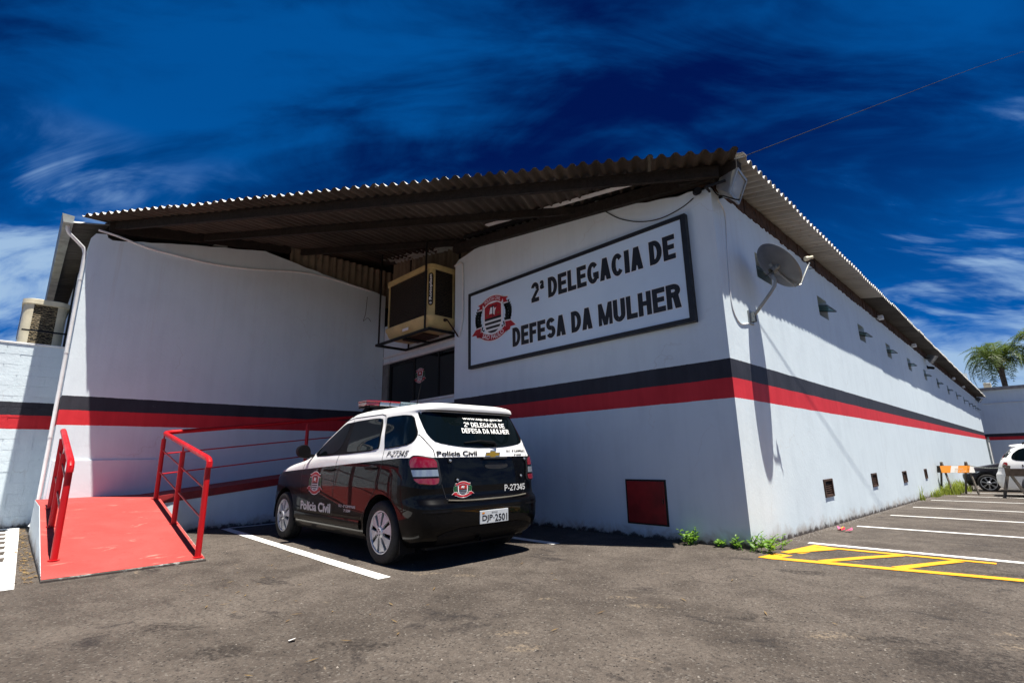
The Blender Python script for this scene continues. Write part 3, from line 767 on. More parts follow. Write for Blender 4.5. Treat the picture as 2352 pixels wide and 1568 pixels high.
main_b = corr_mesh('roof_sheet', 6, .177, .036, [sheet_dark, sheet_top], .009)
yy = .02; i = 0
while yy < 42.5:
    j = random.uniform(-.012, .012); ln = 9.2; dx = Vector((-1, 0, .16)).normalized()
    n_ = Vector((.16, 0, 1)).normalized()
    mw = Matrix(((0, dx.x*ln, n_.x, .45+j), (1.005, 0, 0, yy), (0, dx.z*ln, n_.z, 4.70+(i % 2)*.008), (0, 0, 0, 1)))
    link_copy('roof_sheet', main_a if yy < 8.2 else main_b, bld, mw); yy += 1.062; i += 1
# wing roof: eave over the gutter, rising inward
xx = -8.78; i = 0
while xx > -15:
    dy = Vector((0, 1, .2)).normalized(); n_ = Vector((0, -.2, 1)).normalized()
    mw = Matrix(((-1.005, 0, 0, xx), (0, dy.y*4.2, n_.y, -5.97), (0, dy.z*4.2, n_.z, 5.20+(i % 2)*.008), (0, 0, 0, 1)))
    link_copy('roof_sheet', main_b, bld, mw); xx -= 1.062; i += 1
mb = MB(); mb.add([(-15.2, -1.9, 6.17), (-8.1, -1.9, 6.17), (-8.1, 42.6, 6.17), (-15.2, 42.6, 6.17)], [(0, 1, 2, 3)]).add([(-15.2, -1.9, 6.21), (-8.1, -1.9, 6.21), (-8.1, 42.6, 6.21), (-15.2, 42.6, 6.21)], [(0, 1, 2, 3)])
mb.build('blackout_slab', sheet_dark, bld, fixn=False)  # unseen flat slab, added to stop sun leaking into the hall
# flashing at the corner between the two roofs
mb = MB(); mb.add([(.47, -.02, 4.73), (.47, .10, 4.73), (-.8, .12, 4.94), (-.8, -.30, 4.90), (.1, -.10, 4.78)], [(0, 1, 2, 3, 4)])
mb.prism([(.47, -.02, 4.745), (.47, .10, 4.745), (-.8, .12, 4.955), (-.8, -.30, 4.915), (.1, -.10, 4.795)], (0, 0, 0), (0, 0, .004)); mb.build('roof_flashing', sheet_main, bld)
# purlins under the canopy
def plane_z(x, y): return 4.60-.16*(x-.54)+.127*(y+.39)
def purlin(a, b, w, h, mat, drop):
    mb = MB(); mb.bar((a[0], a[1], plane_z(*a)-drop), (b[0], b[1], plane_z(*b)-drop), w, h); return mb.build('purlin', mat, bld)
purlin((.18, -.13), (-8.95, -5.44), .06, .15, wood_dark, .135)
purlin((-1.9, .10), (-8.68, -3.90), .06, .13, wood_dark, .125)
purlin((-5.2, .10), (-8.68, -1.96), .06, .13, wood_dark, .125)
# rafters and wall plates
mb = MB(); mb.bar((-5.4, -.02, 5.33), (.10, -.02, 4.60), .14, .17); mb.build('wall_plate', wood_dark, bld)
mb = MB(); mb.bar((-5.0, -.10, 5.44), (-.3, -.10, 4.80), .07, .05); mb.build('conduit_bundle', black_iron, bld)
mb = MB(); mb.bar((-4.1, -.30, 5.31), (-.85, -.30, 4.80), .10, .012); mb.build('pale_batten', white_trim, bld)
mb = MB(); mb.bar((-8.76, -5.4, 5.27), (-8.76, -2.2, 5.78), .12, .20); mb.build('wall_plate', wood_dark, bld)
rg = []
yq = .0
mb = MB()
while yq < 42.5:   # ragged rotten wall plate over the side wall
    y2 = min(42.55, yq+random.uniform(.05, .16)); d_ = random.uniform(.012, .026)
    mb.box(-.16, d_, yq, y2, 4.505-random.uniform(0, .045), 4.715); yq = y2
mb.build('wall_plate', rust_m, bld)
mb = MB(); mb.bar((-.2, .02, 4.63), (.38, .02, 4.60), .16, .16); mb.bar((-.35, -.12, 4.64), (.02, -.05, 4.60), .12, .12); mb.build('rafter_end', wood_dark, bld)
# loose concrete scrap resting in the gap over the entrance wall
mb = MB(); mb.box(-8.86, -8.72, -3.72, -3.47, 5.43, 5.53); mb.build('lamp_box', lamp_housing, bld, bevel=.01)

# gutter and downpipe of the wing
mb = MB()
prof = [(-5.90, 5.19), (-5.90, 5.06), (-6.03, 5.05), (-6.06, 5.20)]
pin = [(-5.905, 5.19), (-5.905, 5.066), (-6.026, 5.057), (-6.054, 5.20)]
for pr in (prof, pin): mb.grid([[(-8.38, a, b) for a, b in pr], [(-15, a, b) for a, b in pr]])
mb.add([(-8.38, a, b) for a, b in prof], [(0, 1, 2, 3)])
mb.build('gutter', galv, bld)
mb = MB(); mb.tube([(-8.55, -5.96, 5.07), (-8.55, -5.96, 5.0), (-8.57, -5.93, 4.94), (-8.63, -5.82, 4.86), (-8.70, -5.71, 4.78), (-8.715, -5.675, 4.68), (-8.715, -5.675, .22), (-8.71, -5.72, .13)], .028, 12); mb.build('downpipe', pvc, bld, True)
for zz in (4.2, 2.9, 1.5, .5):
    mb = MB(); mb.lathe([(.033, -.012), (.033, .012)], (-8.715, -5.675, zz), (0, 0, 1), 12); mb.build('pipe_clip', pvc, bld)
# side-wall windows: tilting panes in steel frames
pane_me = MB().box(-.004, .004, .02, .595, -.17, .17).mesh('pane', pane_glass)
fr = MB()
for a in ((-.012, .012, .0, .02, -.185, .185), (-.012, .012, .595, .615, -.185, .185), (-.012, .012, .02, .595, .17, .185), (-.012, .012, .02, .595, -.185, -.17)): fr.box(*a)
frame_me = fr.mesh('window_frame', simple('window_frame_paint', (.07, .10, .10), .5, .2))
for i, (a, b) in enumerate(wins):
    tilt = R(random.choice((74, 78, 70, 82, 76))) if i != 0 else R(40)
    mw = Matrix.Translation((-.03, a, 3.745)) @ Matrix.Rotation(-tilt, 4, 'Y')
    f = link_copy('window', frame_me, bld, mw)
    p_ = bpy.data.objects.new('pane', pane_me); COL.objects.link(p_); p_.parent = f
# low ventilation grilles
for a, b, c, d in vents:
    mb = MB(); mb.box(-.06, .02, a-.015, a+.03, c-.01, d+.02); mb.box(-.06, .02, b-.03, b+.015, c-.01, d+.02); mb.box(-.06, .018, a+.03, b-.03, c-.01, c+.02); mb.box(-.06, .018, a+.03, b-.03, d-.01, d+.02)
    v_ = mb.build('vent_grille', rust_m, bld)
    for k in range(6):
        zz = c+.035+k*(d-c-.05)/6; q = MB(); q.bar((-.02, a+.03, zz), (-.02, b-.03, zz), .05, .010, (.6, 0, 1)); q.build('slat', rust_m, v_)
# red steel hatch on the front wall
mb = MB(); mb.box(-1.575, -1.02, -.022, -.001, .185, .712); h_ = mb.build('hatch', dark_red, bld, bevel=.004)
mb = MB(); mb.box(-1.60, -1.576, -.012, -.001, .165, .735); mb.box(-1.019, -.995, -.012, -.001, .165, .735); mb.box(-1.576, -1.019, -.012, -.001, .7125, .735); mb.box(-1.576, -1.019, -.012, -.001, .165, .184); mb.build('hatch_frame', black_iron, h_)
mb = MB(); mb.box(-1.045, -1.03, -.035, -.022, .44, .50); mb.build('latch', chrome, h_)

# ================================================================== things fixed to the building
# ---- sign
sg = thing('sign_board', (-2.62, -.07, 2.70), 'large white sign with black frame, crest and lettering on the front wall', 'sign')
MB().box(-4.84, -.42, -.066, -.004, 2.76, 4.14).build('panel', vinyl, sg)
for nm, bxx in (('frame_bar', (-4.90, -4.84, -.085, -.003, 2.70, 4.20)), ('frame_bar', (-.42, -.345, -.085, -.003, 2.70, 4.20)), ('frame_bar', (-4.84, -.42, -.085, -.003, 4.14, 4.20)), ('frame_bar', (-4.84, -.42, -.085, -.003, 2.70, 2.76))):
    MB().box(*bxx).build(nm, ink, sg, bevel=.004)
for s, u0, u1, v0, v1 in (('2', -3.21, -3.03, 3.62, 3.97), ('a', -3.005, -2.905, 3.81, 3.965), ('DELEGACIA', -2.823, -1.027, 3.62, 3.97), ('DE', -.921, -.529, 3.62, 3.97),
                          ('DEFESA', -3.69, -2.482, 2.93, 3.27), ('DA', -2.365, -1.958, 2.93, 3.27), ('MULHER', -1.841, -.515, 2.93, 3.27)):
    for ch_, (a0, a1) in zip(s, glyph_boxes(s, u0, u1)[0]):
        if ch_ == 'a':
            for nm, mt, dd, gr in (('letter_edge', ink_white, -.0668, .05), ('lettering', ink, -.0695, 0)):
                mb = MB(); put_bold(mb, 'a', a0-gr*.2, a1+gr*.2, v0-gr*.2, v1+gr*.2, lambda a, b, k: (a, dd-k, b), .22+gr); mb.build(nm, mt, sg, fixn=False)
            continue
        t_ = min(.076, .42*glyph_boxes(s, u0, u1)[1]) if len(s) > 1 else .074
        for nm, mt, dd, gr in (('letter_edge', ink_white, -.0668, .008), ('lettering', ink, -.0695, 0)):
            mb = MB(); n_ = 0
            for P in glyph(ch_, a1-a0+2*gr, v1-v0+2*gr, t_+2*gr, .074+2*gr):
                n_ += 1; mb.add([(a0-gr+x, dd-(n_ % 4)*.0002, v0-gr+y) for x, y in P], [tuple(range(len(P)))])
            mb.build(nm, mt, sg, fixn=False)
emblem('crest', lambda u, v, l: (-4.20+u, -.0675-.0012*l, 3.555+v), sg, 1.2)

# ---- evaporative cooler over the door
ac = thing('evaporative_cooler', (-6.45, -.1, 3.6), 'beige evaporative cooler hung from rods over the black door', 'cooler', None)
def rr_box(x0, x1, y0, y1, r, n=6):
    pts = []
    for cx, cy, a0 in ((x1-r, y1-r, 0), (x0+r, y1-r, 90), (x0+r, y0+r, 180), (x1-r, y0+r, 270)):
        for i in range(n+1):
            a = R(a0+90*i/n); pts.append((cx+r*math.cos(a), cy+r*math.sin(a)))
    return pts
def loft(levels, mat, name, parent, smooth=True):
    mb = MB(); n = len(levels[0][1])
    rows = [[(a, b, z) for a, b in pts]+[(*pts[0], z)] for z, pts in levels]
    mb.grid(rows)
    for z, pts in (levels[0], levels[-1]): mb.add([(a, b, z) for a, b in pts], [tuple(range(n))])
    return mb.build(name, mat, parent, smooth, 40)
def cooler(parent, x0, x1, y0, y1, z0, z1, mat, pad, r=.13):
    A = lambda g, rr: rr_box(x0-g, x1+g, y0-g, y1+g, rr)
    loft([(z0, A(-.10, r*.8)), (z0+.06, A(-.03, r)), (z0+.16, A(.0, r)), (z0+.19, A(.025, r+.02)), (z0+.25, A(.03, r+.02)), (z0+.26, A(.0, r))], mat, 'tray', parent)
    loft([(z1-.12, A(.0, r)), (z1-.11, A(.02, r+.02)), (z1-.02, A(.02, r+.02)), (z1, A(-.03, r))], mat, 'lid', parent)
    lo_, hi = z0+.25, z1-.115
    for cx, cy, a0 in ((x1-r, y1-r, 0), (x0+r, y1-r, 90), (x0+r, y0+r, 180), (x1-r, y0+r, 270)):
        mb = MB(); pts = [(cx+(r-.01)*math.cos(R(a0+90*i/8)), cy+(r-.01)*math.sin(R(a0+90*i/8))) for i in range(9)]
        pts = pts+[(cx+(r-.07)*math.cos(R(a0+90*i/8)), cy+(r-.07)*math.sin(R(a0+90*i/8))) for i in range(8, -1, -1)]
        mb.prism([(a, b, 0) for a, b in pts], (0, 0, lo_), (0, 0, hi)); mb.build('corner_post', mat, parent, True, 40)
    for p0, p1 in (((x0+r, y0+.035), (x1-r, y0+.07)), ((x0+r, y1-.07), (x1-r, y1-.035)), ((x0+.035, y0+r), (x0+.07, y1-r)), ((x1-.07, y0+r), (x1-.035, y1-r))):
        MB().box(p0[0], p1[0], p0[1], p1[1], lo_, hi).build('cooling_pad', pad, parent)
cooler(ac, -7.33, -5.60, -.50, .22, 3.62, 4.98, beige_pl, pad_m)
MB().box(-6.9, -6.1, -.3, .1, 3.585, 3.62).build('drain_pan', rust_m, ac)
mb = MB(); mb.box(-7.62, -5.55, -.56, -.51, 3.535, 3.585); mb.box(-7.62, -5.55, .20, .25, 3.535, 3.585); mb.box(-7.62, -7.57, -.51, .20, 3.535, 3.585); mb.box(-5.60, -5.55, -.51, .20, 3.535, 3.585); mb.box(-6.62, -6.57, -.51, .20, 3.54, 3.58); mb.build('support_frame', black_iron, ac)
for a, b in (((-5.70, -.545, 3.56), (-5.70, -.545, 5.44)), ((-7.50, -.545, 3.56), (-7.50, -.545, 5.72)), ((-5.58, .235, 3.56), (-5.58, .235, 5.5)), ((-7.50, .235, 3.56), (-7.50, .235, 5.8))):
    mb = MB(); mb.bar(a, b, .03, .03); mb.build('hanger_rod', black_iron, ac)
cx, cy = -5.60-.13, -.50+.13
def on_corner(u, h, l): a = R(-45)+u/.135; return (cx+(.1215+.0015*l)*math.cos(a), cy+(.1215+.0015*l)*math.sin(a), h)
def capsule(hw, z0, z1, l, mat, nm):
    pts = []
    for i in range(9): a = math.pi*i/8; pts.append((hw*math.cos(a), z1-hw+hw*math.sin(a)))
    for i in range(9): a = math.pi+math.pi*i/8; pts.append((hw*math.cos(a), z0+hw+hw*math.sin(a)))
    mb = MB(); mb.grid([[on_corner(a, b, l) for a, b in row] for row in scan(pts, 14, 7)]); return mb.build(nm, mat, ac, fixn=False)
capsule(.062, 4.06, 4.78, 3, simple('yellow_print', (.45, .30, .02), .5), 'badge_border'); capsule(.054, 4.07, 4.77, 4, ink, 'badge')
mb = MB(); put_text(mb, text_fit('Rotoplast', 4.19, 4.74, -.035, .035, .03), lambda a, b: on_corner(-b, a, 6)); mb.build('lettering', ink_white, ac, fixn=False)
mb = MB()
for k in range(8):
    a = k*math.pi/4; mb.add([on_corner(.0, 4.125, 6), on_corner(.026*math.cos(a), 4.125+.026*math.sin(a), 6), on_corner(.026*math.cos(a+.45), 4.125+.026*math.sin(a+.45), 6)], [(0, 1, 2)])
mb.build('fan_mark', ink_white, ac, fixn=False)
mb = MB(); mb.add([(-6.55, -.5315, 3.68), (-6.32, -.5315, 3.68), (-6.32, -.5315, 3.74), (-6.55, -.5315, 3.74)], [(0, 1, 2, 3)]); mb.build('sticker', ink_white, ac, fixn=False)
mb = MB(); mb.tube([(-5.56, -.15, 3.80), (-5.50, -.15, 3.80), (-5.48, -.13, 3.76), (-5.36, -.06, 3.55), (-5.30, -.03, 3.44), (-5.26, -.03, 3.42)], .016, 8); mb.lathe([(.035, 0), (.035, .03), (.02, .035)], (-5.575, -.15, 3.80), (1, 0, 0), 10); mb.build('drain_hose', rust_m, ac, True)

mb = MB(); mb.tube([(-5.42, -.025, 4.96), (-5.19, -.025, 4.965), (-5.15, -.025, 4.93), (-5.14, -.025, 4.34), (-5.145, -.025, 3.76), (-5.20, -.025, 3.55), (-5.26, -.025, 3.42)], .018, 8)
tag(mb.build('water_pipe', pvc, None, True), 'thin white water pipe beside the sign, next to the hanging cooler', 'pipe')

# ---- cooler on the wing wall
ac2 = thing('evaporative_cooler', (-11.3, -5.98, 3.0), 'cream evaporative cooler fixed high on the wing wall above the block wall', 'cooler')
cooler(ac2, -12.0, -10.85, -6.35, -5.68, 3.02, 4.27, cream_pl, pad2_m, .16)
mb = MB(); mb.box(-11.4, -11.2, -6.361, -6.351, 3.5, 4.1); mb.build('badge', pvc, ac2, bevel=.03)
mb = MB()
for z in (3.0, 3.6): mb.bar((-10.75, -5.64, z), (-10.75, -6.3, z), .03, .03)
mb.bar((-10.75, -5.66, 2.6), (-10.75, -5.66, 4.9), .03, .03); mb.build('bracket', black_iron, ac2)

# ---- dish antenna
an = thing('satellite_dish', (0, .82, 2.8), 'grey satellite dish on a bent arm on the long side wall', 'satellite dish')
DC = Vector((.42, .90, 3.48)); DN = Vector((.60, .53, .595)).normalized()
prof = [(0.0, 0)]+[(.348*i/10, .055*(i/10)**2) for i in range(1, 11)]
mb = MB(); mb.lathe([(r_+.0005, h-.004) for r_, h in prof]+[(.356, .062), (.352, .068)]+[(r_, h+.004) for r_, h in prof[::-1]], DC-DN*.055, DN, 40); mb.build('reflector', dish_m, an, True, 50)
back = DC-DN*.06
mb = MB(); mb.tube([(.03, .82, 2.84), (.10, .825, 2.90), (.30, .83, 3.12), (.36, .835, 3.20), (.375, .84, 3.28), tuple(back-DN*.05+Vector((0, 0, -.06)))], .022, 10); mb.build('arm', lamp_housing, an, True)
mb = MB(); mb.box(0, .02, .75, .90, 2.74, 2.93); mb.build('foot_plate', lamp_housing, an, bevel=.006)
mb = MB(); mb.box(.02, .075, .785, .80, 2.77, 2.90); mb.box(.02, .075, .85, .865, 2.77, 2.90); mb.bar((.045, .78, 2.84), (.045, .87, 2.84), .03, .03); mb.build('hinge', lamp_housing, an)
sd = DN.cross(Vector((0, 0, 1))).normalized(); ud = sd.cross(DN)
mb = MB(); mb.bar(back-sd*.1, back+sd*.1, .04, .05); mb.bar(back-ud*.09, back+ud*.09, .05, .04); mb.lathe([(.05, -.05), (.05, .02)], back-DN*.02, DN, 14)
for s in (-1, 1): mb.lathe([(.02, -.02), (.02, .005)], back+sd*.1*s, DN, 10)
mb.build('mount', lamp_housing, an, bevel=.004)
low_ = DC-ud*.345+DN*.0; lnb = Vector((.70, 1.25, 3.60))
mb = MB(); mb.tube([back-DN*.02, low_-DN*.035, low_-ud*.02+DN*.04, lnb-Vector((0, 0, .07))], [.012, .012, .014, .012], 8); mb.build('feed_arm', lamp_housing, an, True)
fd = (DC-lnb).normalized()
mb = MB(); mb.lathe([(0, -.06), (.022, -.06), (.022, .0), (.03, .005), (.032, .05), (0, .055)], lnb, fd, 14); mb.build('feed_horn', cream_pl, an, True, 40)
mb = MB(); mb.tube([lnb+Vector((.02, .02, -.01)), lnb+Vector((.05, .07, -.06)), lnb+Vector((.03, .08, -.13)), lnb+Vector((-.02, .03, -.14))], .005, 6); mb.tube([back-sd*.02-DN*.03, back-sd*.14-DN*.05, back-sd*.15-DN*.08, back-sd*.03-DN*.08], .006, 6); mb.build('lead', black_pl, an, True)

# ---- flood lights
def flood(loc, aim, s, label, group=None):
    t = thing('flood_light', loc, label, 'flood light', group)
    f = Vector(aim).normalized(); r_ = f.cross(Vector((0, 0, 1))).normalized(); u = r_.cross(f); o = Vector(loc)
    P = lambda a, b, c: o+r_*(a*s)+u*(b*s)+f*(c*s)
    mb = MB(); mb.add([P(-.09, -.07, -.16), P(.09, -.07, -.16), P(.09, .09, -.16), P(-.09, .09, -.16), P(-.19, -.15, .06), P(.19, -.15, .06), P(.19, .16, .06), P(-.19, .16, .06)],
                      [(0, 3, 2, 1), (0, 1, 5, 4), (1, 2, 6, 5), (2, 3, 7, 6), (3, 0, 4, 7)]); mb.build('reflector_housing', lamp_housing, t)
    mb = MB()
    for a, b in (((-.19, -.15), (.19, -.15)), ((.19, -.15), (.19, .16)), ((.19, .16), (-.19, .16)), ((-.19, .16), (-.19, -.15))): mb.bar(P(*a, .07), P(*b, .07), .022*s*1.2, .022*s*1.2, f)
    mb.build('rim', lamp_housing, t)
    mb = MB(); mb.add([P(-.185, -.145, .068), P(.185, -.145, .068), P(.185, .155, .068), P(-.185, .155, .068)], [(0, 1, 2, 3)]); mb.build('glass', lamp_glass, t)
    mb = MB(); mb.tube([P(0, -.02, -.14), P(0, -.02, .0)], .035*s, 10); mb.tube([P(.03, .03, -.1), P(.03, .03, .02)], .02*s, 8); mb.build('bulb', bulb_m, t, True)
    mb = MB(); mb.lathe([(0, -.10*s), (.10*s, -.10*s), (.11*s, 0), (.10*s, .10*s), (0, .10*s)], P(-.12, .02, -.12), r_, 18); mb.build('ballast_drum', lamp_housing, t, True, 40)
    mb = MB(); mb.bar(P(-.2, 0, -.02), P(-.2, -.1, -.25), .02*s, .03*s); mb.bar(P(.2, 0, -.02), P(.2, -.1, -.25), .02*s, .03*s); mb.bar(P(-.2, -.1, -.25), P(.2, -.1, -.25), .02*s, .03*s); mb.build('bracket', black_iron, t)
    return t
flood((.25, .08, 4.40), (.80, .08, -.36), 1.0, 'grey flood light with spiral bulb under the roof at the front corner', 'flood lights under the eave')
flood((.22, 18.3, 4.40), (.75, -.1, -.6), .95, 'grey flood light halfway along the eave with a small camera below it', 'flood lights under the eave')
flood((.20, 41.3, 4.35), (.75, -.1, -.6), 1.1, 'grey flood light at the far end of the long eave', 'flood lights under the eave')
for yy, wn in ((9.9, 'before the fourth'), (15.2, 'before the sixth'), (27.0, 'before the ninth'), (32.0, 'above the tenth')):
    mb = MB(); mb.box(.05, .16, yy, yy+.16, 4.45, 4.56); mb.box(.0, .05, yy+.05, yy+.10, 4.47, 4.52)
    tag(mb.build('eave_lamp', pvc, bevel=.01), 'small white lamp under the long eave, %s wall window counted from the dish' % wn, 'lamp', 'small lamps under the eave')
mb = MB(); mb.tube([(.02, 18.6, 4.12), (.10, 18.5, 4.10), (.20, 18.4, 4.06)], .05, 12); mb.tube([(.0, 18.6, 4.2), (.05, 18.58, 4.12)], .02, 8)
tag(mb.build('security_camera', black_pl, None, True), 'small black security camera on the long wall below the flood light', 'camera')
mb = MB(); mb.tube([(-.20, -.02, 4.46), (-.16, -.08, 4.43), (-.10, -.15, 4.40)], [.03, .045, .05], 12); mb.tube([(-.2, .0, 4.5), (-.2, -.03, 4.45)], .015, 8)
tag(mb.build('security_camera', black_pl, None, True), 'small black security camera under the beam beside the big sign', 'camera')

# ---- cables
def cable(pts, r_, label, mat=black_pl, name='cable'):
    P = []
    V = [Vector(p) for p in pts]
    for i in range(len(V)-1):
        p0 = V[max(0, i-1)]; p1 = V[i]; p2 = V[i+1]; p3 = V[min(len(V)-1, i+2)]
        for k in range(6):
            t = k/6; P.append(.5*((2*p1)+(p2-p0)*t+(2*p0-5*p1+4*p2-p3)*t*t+(3*p1-p0-3*p2+p3)*t**3))
    P.append(V[-1]); mb = MB(); mb.tube(P, r_, 6); return tag(mb.build(name, mat, None, True), label, 'cable')
cable([(-1.66, -.012, 4.77), (-1.40, -.012, 4.54), (-1.06, -.012, 4.36), (-.73, -.012, 4.29), (-.42, -.012, 4.325), (-.23, -.012, 4.40)], .007, 'thin black cable sagging over the wall above the sign')
cable([(.008, .19, 4.36), (.008, .37, 4.22), (.008, .33, 3.83), (.008, .27, 3.46), (.008, .23, 2.99), (.008, .28, 2.80), (.008, .45, 2.69), (.01, .74, 2.74)], .008, 'pale cable running down the side wall to the dish foot', pvc)
cable([(-8.69, -5.55, 5.16), (-8.685, -5.25, 5.12), (-8.685, -4.79, 5.03), (-8.685, -4.3, 5.005), (-8.685, -3.7, 5.0), (-8.685, -2.99, 5.075), (-8.685, -2.03, 5.255), (-8.685, -1.36, 5.295), (-8.685, -.15, 5.21)], .020, 'white flexible conduit drooping along the top of the entrance wall', pvc, 'conduit')
cable([(.35, .0, 4.70), (1.5, 3.9, 6.95), (2.9, 8.7, 9.7), (4.15, 13.0, 12.10), (8.6, 28.3, 20.6)], .0055, 'black overhead wire rising from the roof corner into the sky')
cable([(-.02, .01, 4.55), (.02, -.01, 4.47), (.08, .0, 4.33), (.16, .02, 4.28), (.24, .03, 4.22), (.32, .06, 4.18), (.34, .10, 4.25)], .009, 'tangled black lead hanging under the corner flood light')
cable([(-8.69, -.25, 5.05), (-8.685, -.28, 4.6), (-8.685, -.33, 4.4), (-8.685, -.22, 4.5), (-8.685, -.12, 4.42)], .005, 'loose wire end hanging on the entrance wall near the cooler', black_pl)

# ================================================================== ramp, walkway, rails
rp = thing('entrance_ramp', (-6.4, -4.9, 0), 'red painted concrete ramp with white sides leading up to the door', 'ramp')
def wedge(name, poly_lo, poly_hi, mat):
    n = len(poly_lo); mb = MB(); mb.add(poly_lo+poly_hi, [tuple(range(n))[::-1]]+[(i, (i+1) % n, n+(i+1) % n, n+i) for i in range(n)]); return mb.build(name, mat, rp, fixn=False)
A0, A1, A2 = -4.17, -6.9, -8.67
Y0, Y1, XW = -5.72, -4.38, -7.15
ZT = .535; wk = lambda y_: ZT+.11*(y_-Y1)
# concrete bodies (sides), then painted tops proud of them
mb = MB()
mb.prism([(A0, 0, -.05), (A0, 0, .018), (A1, 0, ZT-.006), (A2, 0, ZT-.006), (A2, 0, -.05)], (0, Y0, 0), (0, Y1, 0)); mb.build('ramp_body', wall_m, rp)
mb = MB()
mb.grid([[(A0-.035, Y0+.004, .0265), (A0-.022, (Y0+Y1)/2, .025), (A0-.04, Y1-.003, .0265)], [(A1, Y0+.004, ZT), (A1, (Y0+Y1)/2, ZT), (A1, Y1-.003, ZT)], [(A2, Y0+.004, ZT), (A2, (Y0+Y1)/2, ZT), (A2, Y1-.004, ZT)]])
mb.build('ramp_surface', ramp_m, rp, fixn=False)
mb = MB(); mb.prism([(XW, Y1+.003, -.05), (XW, Y1+.003, wk(Y1)-.09), (XW, .27, wk(.27)-.09), (XW, .27, -.05)], (0, 0, 0), (A2-XW, 0, 0)); mb.build('walkway_body', wall_m, rp)
mb = MB(); mb.prism([(XW+.012, Y1+.003, wk(Y1)-.088), (XW+.012, Y1+.003, wk(Y1)+.03), (XW+.012, .27, wk(.27)+.03), (XW+.012, .27, wk(.27)-.088)], (0, 0, 0), (-.12, 0, 0)); mb.build('walkway_curb', curb_red, rp)
mb = MB(); mb.prism([(XW-.11, Y1+.003, wk(Y1)-.088), (XW-.11, Y1+.003, wk(Y1)), (XW-.11, .27, wk(.27)), (XW-.11, .27, wk(.27)-.088)], (0, 0, 0), (A2-XW+.11, 0, 0)); mb.build('walkway_surface', ramp_m, rp)

def rz(x): return .018+(ZT-.018)*min(1, max(0, (A0-x)/(A0-A1)))
def rail(label, posts, top, bars, loc):
    t = thing('handrail', loc, label, 'handrail', None)
    for a, b in posts:
        mb = MB(); mb.tube([a, (b[0], b[1], b[2]-.07)], .031, 14); mb.tube([(b[0], b[1], b[2]-.07), b], .011, 8); mb.build('post', red_paint, t, True)
        mb = MB(); mb.lathe([(.05, 0), (.05, .006), (.03, .008)], a, (0, 0, 1), 14); mb.build('base_flange', red_paint, t)
    mb = MB(); mb.tube(top, .033, 14); mb.build('top_rail', red_paint, t, True)
    for pts in bars:
        mb = MB(); mb.tube(pts, .010, 8); mb.build('bar', red_paint, t, True)
    return t
yr = -4.44
xs_ = (-4.27, -5.59, -6.92)
pr_ = [((x, yr, rz(x)), (x, yr, z)) for x, z in zip(xs_, (1.075, 1.27, 1.49))]
wp = [(-7.12, -2.16), (-7.12, .12)]
pr_ += [((x, y, wk(y)), (x, y, wk(y)+1.0)) for x, y in wp]
top_r = [(-4.235, yr, 1.00), (-4.235, yr, 1.055), (-4.27, yr, 1.085), (-4.35, yr, 1.105), (-6.85, yr, 1.495), (-6.93, yr+.02, 1.51), (-6.97, yr+.10, 1.525), (-7.10, -3.2, 1.66), (-7.12, -2.16, wk(-2.16)+1.01), (-7.12, .2, wk(.2)+1.01)]
rail('red tubular handrail with thin bars on the yard side of the ramp and walkway', pr_, top_r,
     [[(-4.30, yr, rz(-4.30)+f), (-6.92, yr, rz(-6.92)+f)] for f in (.40, .72)]+[[(-6.92, yr, ZT+f), (-7.12, -2.16, wk(-2.16)+f), (-7.12, .12, wk(.12)+f)] for f in (.36, .66)], (-5.6, yr, 0))
yl_ = -5.62
xs_ = (-4.70, -5.90, -6.75)
pl_ = [((x, yl_, rz(x)), (x, yl_, z)) for x, z in zip(xs_, (1.06, 1.26, 1.47))]
rail('short red handrail at the outer edge of the ramp beside the downpipe', pl_,
     [(-4.665, yl_, .98), (-4.665, yl_, 1.04), (-4.70, yl_, 1.075), (-4.78, yl_, 1.10), (-6.75, yl_, 1.49), (-6.86, yl_, 1.51)],
     [[(-4.72, yl_, rz(-4.72)+f), (-6.75, yl_, rz(-6.75)+f)] for f in (.40, .72)], (-5.6, yl_, 0))

# ================================================================== block wall at the left
bw = thing('block_wall', (-10.3, -7.6, 0), 'white painted concrete block wall with the band, left of the ramp', 'wall')
MB().box(-10.50, -10.306, -9.6, -5.64, -.1, 3.22).build('core', block_m, bw)
blk = MB().box(0, .012, .004, .386, .004, .191).mesh('block', block_m)
blk_h = MB().box(0, .012, .004, .191, .004, .191).mesh('block', block_m)
for r_ in range(17):
    yy = -5.645; z = .0+r_*.19; first = r_ % 2
    while yy > -9.5:
        w_ = .195 if first else .39; first = 0
        j = random.uniform(-.003, .003)
        link_copy('block', blk_h if w_ < .3 else blk, bw, Matrix.Translation((-10.308+j, yy-w_, z))); yy -= w_
MB().box(-10.53, -10.28, -9.6, -5.64, 3.232, 3.27).build('coping', white_trim, bw, bevel=.006)

